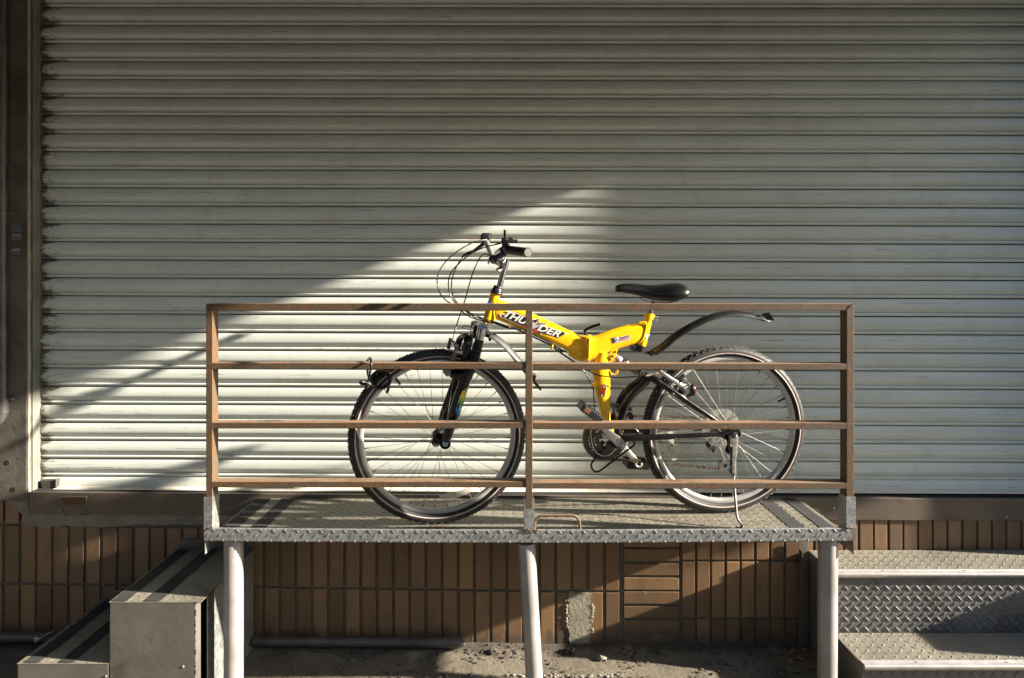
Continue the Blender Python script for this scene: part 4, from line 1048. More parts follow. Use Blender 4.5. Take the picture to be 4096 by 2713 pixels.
rb_ = beam([('B', (366, 662), (362, 885), .024, 0), ('B', (400, 655), (400, 880), .0235, 0), ('B', (480, 625), (500, 815), .023, 0), ('B', (560, 597), (590, 782), .0225, 0), ('B', (680, 565), (700, 748), .022, 0), ('B', (780, 546), (775, 728), .0205, 0), ('B', (850, 530), (815, 702), .0185, 0), ('B', (868, 545), (835, 680), .0165, 0)], 'rear_beam', ex=2.8)
b = MB(); b.cyl(L('M', 800, 835, 0), L('M', 945, 260, 0), .0172, 26); b.cyl(L('M', 928, 330, 0), L('M', 950, 235, 0), .0200, 26); b.box(L('M', 985, 345, -.008), L('M', 1045, 275, .008), .003); part(b, 'seat_tube', 'yellow')
b = MB(); b.tube(smooth_path([L('M', 770, 400, -.018), L('M', 860, 385, -.019), L('M', 893, 430, -.019), L('M', 880, 520, -.019), L('M', 850, 640, -.019), L('M', 800, 720, -.018), L('M', 730, 755, -.014)], 4), .003, 8); part(b, 'weld_seam', 'yellow')
b = MB(); b.cyl(L('M', 1020, 310, -.004), L('M', 1078, 322, -.008), .0072, 12); b.cyl(L('M', 1072, 320, -.008), L('M', 1090, 326, -.010), .0092, 14); part(b, 'seat_clamp_bolt', 'alloy')
b = MB(); b.cyl(L('M', 1088, 325, -.011), L('M', 1094, 328, -.0115), .0062, 12); part(b, 'bolt_socket', 'ink')
b = MB(); b.cyl(L('M', 945, 265, 0), L('B', 925, 350, 0), .0140, 24); b.cyl(L('B', 925, 362, -.03), L('B', 925, 362, .03), .0085, 12); b.tube([L('B', 780, 318, -.02), L('B', 880, 355, -.02), L('B', 1050, 365, -.02), L('B', 1150, 345, -.035)], .0035, 8); b.tube([L('B', 780, 318, .02), L('B', 880, 355, .02), L('B', 1050, 365, .02), L('B', 1150, 345, .035)], .0035, 8); part(b, 'seat_post', 'chrome')
# saddle
sst = [(588, 232, 258, .008), (594, 215, 266, .014), (615, 203, 268, .018), (660, 192, 272, .021), (720, 190, 282, .0235), (790, 194, 297, .028), (860, 201, 318, .036), (930, 205, 340, .048), (1000, 203, 352, .062), (1070, 195, 358, .073), (1130, 190, 354, .079), (1180, 191, 345, .080), (1215, 205, 328, .076), (1240, 232, 305, .064), (1252, 262, 288, .045)]
T = smooth_path([flip(L('B', s_[0], s_[1], -s_[3] * .5), 0) for s_ in sst], 3); B_ = smooth_path([flip(L('B', s_[0], s_[2], -s_[3] * .8), 0) for s_ in sst], 3); w = smooth_path([Vector((0, s_[3], 0)) for s_ in sst], 3)
b = MB(); vs = []; m = 22
for i in range(len(T)):
    c = (T[i] + B_[i]) / 2; h = (T[i] - B_[i]) / 2
    for k_ in range(m):
        a0 = 2 * math.pi * k_ / m; x_ = math.cos(a0); y_ = math.sin(a0)
        x_ = math.copysign(abs(x_) ** .75, x_); yy = math.copysign(abs(y_) ** (.8 if y_ > 0 else .55), y_)
        wide = w[i] * x_ * (1.0 if y_ < 0 else 1.0)
        vs.append(c + h * yy + wide - (h * .35 * max(0, abs(x_) - .6) / .4 if yy > 0 else h * 0))
fs = [(i * m + k_, i * m + (k_ + 1) % m, (i + 1) * m + (k_ + 1) % m, (i + 1) * m + k_) for i in range(len(T) - 1) for k_ in range(m)] + [tuple(range(m))[::-1], tuple(range((len(T) - 1) * m, len(T) * m))]
b.add(vs, fs, True); part(b, 'saddle', 'saddle')
# mast (down to the crank axle)
mast = beam([('M', (20, 905), (205, 905), .026, 0), ('B', (380, 900), (522, 900), .026, 0), ('B', (376, 965), (535, 965), .0255, 0), ('B', (392, 1080), (537, 1080), .024, 0), ('B', (412, 1200), (539, 1200), .021, 0), ('B', (445, 1330), (541, 1330), .018, 0), ('B', (472, 1420), (545, 1420), .0165, 0), ('D', (380, 600), (450, 600), .016, 0), ('D', (430, 690), (500, 690), .016, 0)], 'seat_mast', ex=2.2)
b = MB(); b.cyl(L('F', 870, 890, -.036), L('F', 870, 890, .036), .021, 26); part(b, 'crank_shell', 'black')
b = MB(); b.prism([L('M', *p, -.016) for p in ((320, 830), (410, 815), (400, 880), (365, 960), (300, 1085), (195, 1085), (190, 1060), (215, 990), (300, 870))], (0, .004, 0)); 
b.prism([L('M', *p, .012) for p in ((320, 830), (410, 815), (400, 880), (365, 960), (300, 1085), (195, 1085), (190, 1060), (215, 990), (300, 870))], (0, .004, 0)); gp = part(b, 'shock_mount', 'yellow')
for (x, y) in ((348, 908), (262, 1045)):
    b = MB(); b.cyl(L('M', x, y, -.0165), L('M', x, y, -.0185), .0042, 14); part(b, 'mount_hole', 'ink', sub(gp))
b = MB(); b.cyl(L('M', 308, 982, -.017), L('M', 308, 982, -.024), .0062, 6); b.cyl(L('M', 308, 982, -.024), L('M', 308, 982, -.027), .0035, 12); part(b, 'mount_bolt', 'alloy')
b = MB(); b.tube(smooth_path([L('M', 255, 1225, -.012), L('M', 265, 1270, -.012), L('M', 300, 1297, -.012), L('M', 355, 1292, -.012), L('M', 388, 1260, -.012), L('M', 390, 1215, -.012)], 4), .0036, 10, flat=(2.6, .8)); part(b, 'cable_loop', 'yellow')
b = MB(); b.box(L('M', 105, 1335, -.034), L('M', 160, 1300, -.026), .001); b.box(L('B', 372, 1112, -.036), L('B', 402, 1082, -.022), .001); part(b, 'cable_guide', 'yellow')
for (x, y) in ((722, 830), (1398, 1125)):
    b = MB(); b.tube(smooth_path([L('I', x + 12, y - 35, -.012), L('I', x + 14, y - 10, -.022), L('I', x + 2, y + 18, -.022), L('I', x - 12, y + 30, -.010), L('I', x - 16, y + 28, .006)], 4), .0022, 8, flat=(1.6, .8)); part(b, 'cable_guide', 'yellow')
# shock
s0, s1 = L('M', 330, 990, 0), L('M', 820, 1275, 0)
sv = (s1 - s0)
b = MB(); b.tube([s0 + sv * t for t in (0, .02, .24, .25)], [.012, .0158, .0158, .010], 20); shk = part(b, 'shock_body', 'alloy')
lab = MB(); 
q = L('M', 372, 1015, 0)
for (t0, t1, mt, nm) in ((.07, .10, 'red', 'label_stripe'), (.12, .15, 'blue', 'label_stripe')):
    b = MB(); b.tube([s0 + sv * t0, s0 + sv * t1], .0160, 20, cap=False); part(b, nm, mt, sub(shk))
b = MB(); b.tube([s0 + sv * t for t in (.25, .33, .36, .38, .42, .44, .47, .50, .55)], [.009, .009, .013, .0205, .0205, .013, .009, .009, .010], 20); part(b, 'spring_collar', 'chrome')
b = MB(); hx = []
for i in range(90): t = i / 89; a0 = t * 2 * math.pi * 6; e1 = sv.normalized().cross(Vector((0, 1, 0))); hx.append(s0 + sv * (.45 + .42 * t) + e1 * .0165 * math.cos(a0) + Vector((0, .0165, 0)) * math.sin(a0))
b.tube(hx, .0036, 8); b.cyl(s0 + sv * .45, s0 + sv * .9, .007, 12); part(b, 'shock_spring', 'dirty')
# rear triangle
b = MB(); b.prism([L('M', *p, -.020) for p in ((745, 1220), (800, 1215), (960, 1330), (990, 1370), (900, 1410), (850, 1390), (790, 1310))], (0, .040, 0)); part(b, 'swingarm_bracket', 'black')
b = MB(); b.cyl(L('M', 824, 1276, -.023), L('M', 824, 1276, .023), .010, 16); b.cyl(L('M', 824, 1276, -.026), L('M', 824, 1276, -.023), .0088, 16); so = part(b, 'swingarm_bolt', 'alloy')
b = MB(); b.cyl(L('M', 826, 1276, -.0285), L('M', 826, 1276, -.0262), .0052, 12); part(b, 'bolt_socket', 'copper', sub(so))
lower = [L('B', 885, 1020, -.018), L('B', 862, 1062, -.026), L('B', 820, 1115, -.033), L('B', 752, 1175, -.038), L('B', 700, 1240, -.040), L('B', 668, 1310, -.040), L('B', 645, 1380, -.040), L('F', 905, 520, -.040), L('F', 890, 700, -.036), L('F', 900, 840, -.034)]
b = MB(); b.tube(smooth_path(lower, 5), .0150, 20); part(b, 'swingarm_tube', 'black')
b = MB(); b.tube(smooth_path([flip(p) for p in lower], 5), .0150, 20); part(b, 'swingarm_tube', 'black')
stay = [L('G', 780, 560, -.022), L('G', 870, 610, -.036), L('G', 1000, 700, -.046), L('G', 1200, 830, -.053), L('G', 1500, 1030, -.058), L('G', 1800, 1235, -.063), L('G', 2091, 1430, -.066), L('H', 1000, 215, -.068)]
b = MB(); b.tube(smooth_path(stay, 5), [.0142] * 10 + [.0125] * 10 + [.0102] * 10 + [.0092] * 6, 20); sst_ = part(b, 'seat_stay', 'black')
b = MB(); b.tube(smooth_path([flip(p) for p in stay], 5), [.0142] * 10 + [.0125] * 10 + [.0102] * 10 + [.0092] * 6, 16); part(b, 'seat_stay', 'black')
cs = [L('F', 905, 870, -.036), L('F', 1000, 810, -.045), L('D', 620, 648, -.052), L('D', 800, 642, -.058), L('D', 1000, 635, -.062), L('D', 1200, 625, -.066), L('D', 1345, 622, -.068)]
b = MB(); b.tube(smooth_path(cs, 5), [.0135] * 5 + [.0140] * 8 + [.012] * 6 + [.0095] * 8 + [.0080] * 4, 20); part(b, 'chain_stay', 'black')
b = MB(); b.tube(smooth_path([flip(p) for p in cs], 5), [.0135] * 5 + [.0140] * 8 + [.012] * 6 + [.0095] * 8 + [.0080] * 4, 16); part(b, 'chain_stay', 'black')
ax = L('H', 1062, 285, -.072)
b = MB(); b.prism([L('H', *p, -.066) for p in ((850, 235), (905, 245), (1000, 215), (1120, 215), (1140, 250), (1130, 290), (1090, 330), (1010, 330), (960, 350), (930, 330), (860, 300))], (0, .006, 0)); part(b, 'dropout', 'black')
b = MB(); b.prism([flip(L('H', *p, -.066)) for p in ((850, 235), (905, 245), (1000, 215), (1120, 215), (1140, 250), (1130, 290), (1090, 330), (1010, 330), (960, 350), (930, 330), (860, 300))], (0, .006, 0)); part(b, 'dropout', 'black')
b = MB(); b.cyl(L('H', 1100, 265, -.062), L('H', 1105, 262, -.045), .0125, 18); part(b, 'hub_cone', 'black')
b = MB(); b.cyl(ax, ax + Vector((0, -.004, 0)), .0120, 20); b.cyl(ax + Vector((0, -.004, 0)), ax + Vector((0, -.010, 0)), .0088, 6); b.tube([ax + Vector((0, -.010, 0)), ax + Vector((0, -.015, 0)), ax + Vector((0, -.017, 0))], [.0052, .005, .001], 14); part(b, 'axle_nut', 'chrome')
# text and stickers
nrm = Vector((0, -1, 0))
def tx(body, f, p0, p1, h, off, mat, name, par, shear=.25, grow=.0, up=None):
    a0 = L(f, *p0, off); a1 = L(f, *p1, off); u = a1 - a0; wid = u.length; v = Vector((0, 0, 1)) if up is None else up
    return text_mesh(body, h / .70, frame_m(a0, u, v - u.normalized() * v.dot(u.normalized())), M[mat], name, par, off=grow, shear=shear, maxw=wid)
def poly(f, pts, off, mat, name, par, th=.0003):
    b = MB(); b.prism([L(f, *p, off) for p in pts], (0, th, 0)); return part(b, name, mat, par)
sub(fb); BO = -.0225
poly('I', ((575, 600), (700, 640), (690, 572), (735, 560), (985, 650), (1110, 700), (1212, 676), (1195, 755), (1350, 738), (1270, 790), (1630, 912), (1680, 928), (1625, 930), (1508, 996), (1225, 905), (1240, 948), (1085, 868), (600, 660)), BO - .0000, 'paper', 'decal_edge', fb)
poly('I', ((618, 618), (700, 652), (698, 580), (740, 570), (985, 660), (1110, 710), (1206, 690), (1188, 762), (1330, 742), (1260, 795), (1610, 908), (1600, 930), (1500, 990), (1215, 898), (1232, 942), (1085, 860), (618, 655)), BO - .0006, 'ink', 'decal_outline', fb)
tx('THU', 'I', (648, 652), (1010, 790), .0255, BO - .0014, 'paper', 'lettering', fb, .35, .0009)
tx('DER', 'I', (1168, 862), (1520, 982), .0250, BO - .0014, 'paper', 'lettering', fb, .35, .0009)
poly('I', ((1202, 692), (1163, 792), (1312, 748), (1215, 808), (1125, 842), (1090, 848), (1060, 800), (1075, 760), (1110, 735), (1140, 755)), BO - .0018, 'silverprint', 'star', fb)
poly('I', ((1118, 848), (1150, 850), (1192, 910), (1110, 868)), BO - .0018, 'red', 'flash', fb)
poly('I', ((1180, 752), (1208, 754), (1165, 782)), BO - .0024, 'red', 'flash', fb)
poly('I', ((858, 735), (880, 738), (870, 722)), BO - .0018, 'red', 'flash', fb)
poly('I', ((960, 790), (1050, 826), (1060, 858), (940, 792)), BO - .0018, 'red', 'flash', fb)
tx('MOUNTAIN', 'I', (828, 583), (1000, 648), .0042, BO - .0004, 'ink', 'lettering', fb, .3)
tx('FOLDING BIKE', 'I', (1118, 838), (1278, 768), .0028, BO - .0026, 'paper', 'lettering', fb, .3)
poly('I', ((415, 380), (445, 420), (455, 470), (395, 470), (398, 430)), -.0195, 'blue', 'head_badge', bk)
sub(rb_); RO = -.0236
poly('M', ((298, 658), (400, 640), (415, 655), (590, 605), (612, 650), (618, 690), (420, 740), (320, 762)), RO, 'paper', 'decal_edge', rb_)
tx('F', 'M', (322, 752), (396, 733), .0205, RO - .0008, 'ink', 'lettering', rb_, 0, .0007)
tx('d', 'M', (366, 740), (418, 728), .0125, RO - .0014, 'silverprint', 'lettering', rb_, 0, .0006)
tx('2603', 'M', (425, 694), (602, 652), .0098, RO - .0008, 'ink', 'lettering', rb_, 0, .0)
poly('M', ((424, 700), (610, 657), (612, 682), (426, 727)), RO - .0006, 'red', 'red_band', rb_)
tx('MOUNTAIN', 'M', (430, 722), (606, 680), .0040, RO - .0012, 'paper', 'lettering', rb_, 0)
sub(mast)
poly('B', ((474, 1090), (485, 1120), (512, 1090), (487, 1222), (470, 1180), (432, 1242)), -.0275, 'paper', 'decal_edge', mast)
poly('B', ((474, 1098), (486, 1130), (508, 1100), (486, 1212), (468, 1172), (438, 1230)), -.0279, 'ink', 'decal_outline', mast)
poly('B', ((474, 1112), (485, 1142), (502, 1112), (484, 1196), (469, 1162), (458, 1178)), -.0283, 'red', 'flash', mast)
poly('M', ((868, 610), (900, 590), (965, 600), (935, 640), (905, 700), (885, 650)), -.0176, 'paper', 'torn_sticker', bk)
sub(sst_)
tx('easy your life & save your space', 'G', (1262, 912), (1940, 1330), .0062, -.0660, 'paper', 'lettering', sst_, .1, .0004)
tx('26 x 1.50', 'B', (1565, 818), (1665, 822), .0065, -.0225, 'knob', 'lettering', bk)
# fork decal: print wrapped on the near leg
def m_decal():
    k = N('fork_decal_print'); x = k.n('ShaderNodeSeparateXYZ'); k.L(k.tc.outputs['Generated'], x.inputs[0])
    r = k.n('ShaderNodeValToRGB'); e = r.color_ramp.elements
    e[0].position = .0; e[0].color = (.02, .16, .45, 1); e[1].position = 1; e[1].color = (.85, .16, .02, 1)
    for p_, c_ in ((.22, (.02, .20, .50, 1)), (.38, (.03, .25, .12, 1)), (.55, (.30, .50, .04, 1)), (.70, (.85, .60, .02, 1)), (.88, (.85, .50, .02, 1))): q_ = e.new(p_); q_.color = c_
    k.L(x.outputs[2], r.inputs[0])
    c = k.mix(k.ramp(k.noise(110, (1, 1, .5), 2, rnd=False), .56, .60), r.outputs[0], (.01, .02, .02))
    c = k.mix(k.ramp(k.noise(70, (1, 1, .6), 2, rnd=False), .60, .63), c, (.75, .75, .70))
    return k.out(c, .3)
M['decal'] = m_decal()
b = MB(); c0 = L('K', 520, 170, -.058); c1 = L('K', 335, 760, -.058); vs = []; n = 20; m = 7
dv = (c1 - c0); e1 = Vector((-dv.z, 0, dv.x)).normalized(); e1 = e1 if e1.x > 0 else -e1
for i in range(n + 1):
    t = i / n; c = c0 + dv * t
    hi = 62 if t > .15 else 62; lo_ = -8 + (0 if t > .25 else (1 - t / .25) * 60)
    if t > .85: hi = 62 - (t - .85) / .15 * 20; lo_ = -8 + (t - .85) / .15 * 34
    for k_ in range(m):
        a0 = rad(lo_ + (hi - lo_) * k_ / (m - 1)); r = (.0238 - .0030 * t) 
        vs.append(c + Vector((0, -math.cos(a0), 0)) * r * .93 + e1 * math.sin(a0) * r)
b.add(vs, [(i * m + k_, i * m + k_ + 1, (i + 1) * m + k_ + 1, (i + 1) * m + k_) for i in range(n) for k_ in range(m - 1)], True); part(b, 'decal', 'decal', sub(legn))

# kickstand on the near side
def kk(x, y, off): return L('H', x, y, off)
b = MB(); b.loft([(kk(1110, 300, -.080), kk(985, 300, -.080), Vector((0, .004, 0))), (kk(1100, 450, -.084), kk(975, 430, -.084), Vector((0, .005, 0))), (kk(1098, 500, -.086), kk(1000, 500, -.086), Vector((0, .006, 0))), (kk(1078, 590, -.088), kk(1015, 590, -.088), Vector((0, .007, 0))),
                  (kk(1078, 680, -.090), kk(1000, 680, -.090), Vector((0, .008, 0))), (kk(1082, 740, -.092), kk(985, 740, -.092), Vector((0, .008, 0))), (kk(1078, 790, -.093), kk(1010, 775, -.093), Vector((0, .007, 0))), (kk(1068, 812, -.094), kk(1040, 805, -.094), Vector((0, .004, 0)))], 16, 2.6)
ks = part(b, 'kickstand', 'dirty')
b = MB(); b.prism([kk(945, 470, -.074), kk(975, 400, -.074), kk(965, 350, -.074), kk(990, 330, -.074), kk(1005, 480, -.074), kk(990, 530, -.074), kk(960, 510, -.074)], (0, .006, 0)); part(b, 'kickstand_mount', 'black')
b = MB(); hx = []
c0 = kk(1026, 432, -.101); c1 = kk(1024, 660, -.103); nturn = 24
for i in range(nturn * 8 + 1):
    t = i / (nturn * 8); a0 = 2 * math.pi * i / 8; hx.append(c0.lerp(c1, t) + Vector((math.cos(a0), math.sin(a0), 0)) * .0058)
b.tube(hx, .0011, 5); b.tube(smooth_path([c0, kk(1010, 405, -.098), kk(1000, 385, -.096), kk(1018, 380, -.096)], 4), .0012, 6); b.tube(smooth_path([c1, kk(1005, 690, -.1), kk(1030, 705, -.1), kk(1020, 722, -.1)], 4), .0012, 6); part(b, 'kickstand_spring', 'black', sub(ks))
foot = MI @ Vector(W(2962, 2113, 2.588))
ft = MI @ Vector((W(2962, 2113, 2.588).x, 2.588, ZD + .006))
o0 = -.095; o1 = ft.y
pts = [(1050, 800, 0), (1060, 960, .3), (1078, 1180, .66), (1090, 1300, .85), (1110, 1355, .92), (1142, 1395, .97), (1150, 1430, 1.0), (1130, 1452, 1.0), (1095, 1448, 1.0), (1080, 1434, .98)]
b = MB(); b.tube(smooth_path([L('H', x, y, o0 + (o1 - o0) * t) for x, y, t in pts], 5), .0046, 14); part(b, 'kickstand_leg', 'dirty', ks)

# cranks, rings, chain
def gear(c, ro, ri, teeth, th, tilt=None):
    b = MB(); vs = []; n = teeth * 4
    for i in range(n):
        a0 = 2 * math.pi * i / n; r = ro if i % 4 in (0, 1) else ro - .0042
        for rr_, yy in ((r, -th / 2), (ri, -th / 2), (ri, th / 2), (r, th / 2)): vs.append(c + Vector((rr_ * math.cos(a0), yy, rr_ * math.sin(a0))))
    b.add(vs, [(i * 4 + k_, i * 4 + (k_ + 1) % 4, ((i + 1) % n) * 4 + (k_ + 1) % 4, ((i + 1) % n) * 4 + k_) for i in range(n) for k_ in range(4)])
    return b
cc = L('F', 640, 800, .05); rc = Vector((cc.x, .05, cc.z))
g1 = gear(rc, .092, .072, 42, .003)
for i in range(5):
    a0 = rad(72 * i + 20); e = Vector((math.cos(a0), 0, math.sin(a0))); g1.tube([rc + e * .015, rc + e * .076], [.010, .008], 8, flat=(.35, 1))
part(g1, 'chainring', 'dirty'); part(gear(rc + Vector((0, -.007, 0)), .073, .050, 34, .003), 'chainring', 'dirty'); part(gear(rc + Vector((0, -.014, 0)), .050, .030, 22, .003), 'chainring', 'chain')
b = MB(); b.lathe([(.088, .004), (.0955, .004), (.0955, .006), (.088, .006)], 80, Matrix.Translation(rc)); part(b, 'chain_guard_ring', 'rim')
bb = L('F', 925, 885, -.07)
pe = L('F', 330, 330, -.088)
b = MB(); v_ = pe - bb; b.loft([(bb + Vector((.012, 0, .012)), bb - Vector((.012, 0, .012)) , Vector((0, .006, 0)))] + [(bb + v_ * t + Vector((-v_.z, 0, v_.x)).normalized() * h_, bb + v_ * t - Vector((-v_.z, 0, v_.x)).normalized() * h_, Vector((0, w_, 0))) for t, h_, w_ in ((.0, .0185, .008), (.08, .0185, .0085), (.2, .0155, .0085), (.5, .0125, .0075), (.9, .0115, .007), (1.0, .0125, .007), (1.07, .009, .006))], 22, 2.6)
cap_c = L('F', 918, 885, -.080)
b.cyl(bb, cap_c, .0185, 28); ck = part(b, 'crank_arm', 'alloy')
b = MB(); b.cyl(cap_c, cap_c + Vector((0, -.002, 0)), .0138, 28); part(b, 'crank_cap', 'rim', sub(ck))
for dy in (.0062, -.0062):
    b = MB(); b.cyl(cap_c + Vector((0, -.002, dy)), cap_c + Vector((0, -.0026, dy)), .0013, 10); part(b, 'cap_hole', 'ink', ck)
def pedal(f, p, off, ux, uz, ly):
    c = L(f, *p, off); a = (L(f, p[0] + ux * 100, p[1] + uz * 100, off) - c).normalized(); n_ = Vector((0, 1, 0)); v = a.cross(n_)
    m = Matrix.Identity(4)
    for i in range(3): m[i][0] = a[i]; m[i][1] = n_[i]; m[i][2] = v[i]; m[i][3] = c[i]
    b = MB()
    for s_ in (-1, 1):
        b.box((-.046, s_ * ly / 2 - .003, -.014), (.046, s_ * ly / 2 + .003, .014), .003, m)
        b.box((s_ * .044 - .003, -ly / 2, -.014), (s_ * .044 + .003, ly / 2, .014), .002, m)
    for s_ in (-1, 1):
        for t in range(-4, 5): b.box((t * .0105 - .002, s_ * ly / 2 - .002, -.0165), (t * .0105 + .002, s_ * ly / 2 + .002, .0165), 0, m)
    b.box((-.012, -ly / 2, -.011), (.012, ly / 2, .011), .004, m); b.box((-.040, -ly * .18, -.006), (.040, ly * .18, .006), .002, m)
    return b, m
b, m = pedal('F', (315, 255), -.135, .8, .6, .075); pd = part(b, 'pedal', 'plastic')
b = MB(); b.box((-.036, -.041, -.008), (-.012, -.0385, .008), .001, m); part(b, 'pedal_reflector', 'copper', sub(pd))
b, m = pedal('F', (1270, 1320), .135, 1, .05, .075); part(b, 'pedal', 'plastic')
fe = L('F', 1325, 1335, .085); fs_ = Vector((bb.x, .07, bb.z))
b = MB(); v_ = fe - fs_; pr_v = Vector((-v_.z, 0, v_.x)).normalized()
b.loft([(fs_ + v_ * t + pr_v * h_, fs_ + v_ * t - pr_v * h_, Vector((0, .007, 0))) for t, h_ in ((0, .018), (.3, .013), (.7, .0125), (.9, .012))], 20, 2.6)
b.lathe([(.008, -.007), (.0165, -.007), (.0165, .007), (.008, .007)], 26, Matrix.Translation(fe)); part(b, 'crank_arm', 'alloy')
# chain guard wires
b = MB(); b.tube(path('F', [(690, 920, .02), (590, 1040, .03), (480, 1165, .04), (380, 1280, .04), (345, 1340, .04), (345, 1410, .04), (395, 1485, .04), (470, 1500, .04), (560, 1455, .04), (750, 1310, .04), (1000, 1120, .04), (1200, 975, .035), (1240, 920, .03), (1215, 870, .03)], None, 5), .0042, 10); part(b, 'guard_wire', 'black')
b = MB(); b.tube(path('F', [(330, 560, .03), (332, 700, .03), (345, 850, .03), (385, 1010, .03), (470, 1120, .03), (600, 1172, .03), (740, 1135, .03), (860, 1005, .03)], None, 5), .0026, 8); part(b, 'guard_wire', 'chrome')
# front derailleur and seat tube fittings
b = obox('F', (870, 240), .0, .35, 1, .060, .03, .026, .004); obox('F', (840, 110), .0, 1, .15, .034, .03, .012, .003, b); part(b, 'chain_guard_bracket', 'dirty')
b = obox('F', (1140, 340), .03, 1, .1, .03, .02, .022, .004); obox('F', (1150, 220), .04, .3, 1, .026, .014, .016, .004, b); b.tube([L('F', 1060, 250, .03), L('F', 1200, 400, .03)], .005, 8); dr = part(b, 'front_derailleur', 'plastic')
b = MB(); b.tube([L('F', 1075, 260, .02), L('F', 1160, 230, .02), L('F', 1225, 305, .02)], .003, 8); b.tube([L('F', 1110, 350, .015), L('F', 1085, 420, .015)], .003, 8); b.tube(path('F', [(1010, 640, .02), (990, 700, .02), (975, 760, .02)], None), .003, 8); part(b, 'derailleur_link', 'alloy', sub(dr))
b = MB(); b.tube(path('F', [(960, 740, .04), (1000, 660, .04), (1120, 630, .04), (1260, 650, .04), (1310, 720, .04), (1310, 800, .04)], None), [.008] * 6 + [.010] * 12 + [.008] * 13, 12, flat=(.6, 1.2)); part(b, 'derailleur_cage', 'black', dr)
b = MB(); b.cyl(L('G', 252, 762, -.02), L('G', 262, 800, -.02), .0014, 6); b.cyl(L('G', 262, 800, -.02), L('G', 290, 965, -.02), .0007, 5); part(b, 'loose_cable_end', 'copper')
# chain of links
cb = MB(); rcs = Vector((cr.x, .048, cr.z)); rp = L('H', 905, 655, .06)
def chain_run(p0, p1, sag=0.0):
    n = max(2, int((p1 - p0).length / .0127)); d = (p1 - p0) / n; u = d.normalized(); q = Vector((-u.z, 0, u.x))
    for i in range(n):
        a0 = p0 + d * i + Vector((0, 0, -sag * math.sin(math.pi * i / n))); a1 = p0 + d * (i + 1) + Vector((0, 0, -sag * math.sin(math.pi * (i + 1) / n)))
        for yy in ((-.0035, .0035) if i % 2 else (-.0025, .0025)):
            P8 = []
            for t, h_ in ((-.25, .0022), (-.08, .0048), (.12, .0048), (.5, .0032), (.88, .0048), (1.08, .0048), (1.25, .0022)): P8.append((a0.lerp(a1, t), h_))
            vs = [p + q * h_ + Vector((0, yy, 0)) for p, h_ in P8] + [p - q * h_ + Vector((0, yy, 0)) for p, h_ in P8[::-1]]
            cb.prism(vs, (0, .001, 0))
        cb.cyl(a0 + Vector((0, -.0042, 0)), a0 + Vector((0, .0042, 0)), .0038, 8)
y_ = .043
top_r = Vector((rc.x + .01, y_, rc.z + .073)); top_c = Vector((cr.x, y_, cr.z + .030))
chain_run(L('B', 690, 1376, y_), L('B', 1470, 1393, y_)); chain_run(L('F', 620, 350, y_), L('F', 1200, 320, y_))
bt = L('D', 1370, 915, .045); chain_run(L('F', 1480, 1300, .045), bt)
chain_run(L('F', 560, 1230, .045), L('F', 1480, 1300, .045))
for a0, a1, cx, r in ((100, 262, rc, .088),):
    pr0 = None
    for i in range(14):
        th = rad(a0 + (a1 - a0) * i / 13); p = Vector((cx.x + r * math.cos(th), .045, cx.z + r * math.sin(th)))
        if pr0 is not None: cb.tube([pr0, p], .0042, 6)
        pr0 = p
part(cb, 'chain', 'chain')
# cassette, spoke protector, rear derailleur
for r, yy in ((.052, .030), (.046, .034), (.040, .038), (.034, .042), (.028, .046)): part(gear(Vector((cr.x, yy, cr.z)), r, .016, int(r * 460), .002), 'sprocket', 'dirty')
b = MB(); b.lathe([(.018, .0265), (.078, .0265), (.0795, .028), (.078, .0285), (.018, .0285)], 60, Matrix.Translation(Vector((cr.x, 0, cr.z)))); part(b, 'spoke_protector', 'clear')
b = MB(); b.tube([L('H', 735, 330, .07), L('H', 745, 400, .07), L('H', 790, 450, .07)], [.010, .014, .011], 14, flat=(.8, 1.2)); b.tube([L('H', 745, 390, .075), L('H', 800, 500, .075)], [.010, .004], 10); rd = part(b, 'rear_derailleur', 'plastic')
b = MB(); b.tube([L('H', 815, 500, .07), L('H', 835, 420, .07), L('H', 870, 460, .07), L('H', 905, 560, .07), L('H', 935, 620, .07)], [.004, .007, .008, .0075, .008], 12, flat=(.5, 1)); 
pts = [(862, 640), (900, 615), (930, 600), (960, 625), (1000, 640), (985, 665), (945, 690), (918, 722), (880, 705), (862, 680)]
b.prism([L('H', *p, .060) for p in pts], (0, -.002, 0)); b.prism([L('H', *p, .078) for p in pts], (0, -.002, 0)); part(b, 'derailleur_arm', 'alloy', sub(rd))
b = MB(); b.prism([L('H', *p, .0572) for p in ((920, 690), (930, 660), (965, 645), (972, 662), (955, 688))], (0, -.0006, 0)); part(b, 'cage_opening', 'ink', rd)
part(gear(L('H', 905, 655, .068), .019, .004, 11, .004), 'jockey_wheel', 'plastic', rd)
b = MB(); b.cyl(L('H', 906, 655, .058), L('H', 906, 655, .055), .0045, 12); part(b, 'jockey_bolt', 'alloy', rd)
cable([L('H', 540, 228, .05), L('H', 600, 222, .05), L('H', 660, 214, .05)], r=.0026); cable([L('D', 830, 610, .04), L('H', 330, 245, .05), L('H', 440, 232, .05), L('H', 540, 228, .05)], r=.0012, mat='alloy')
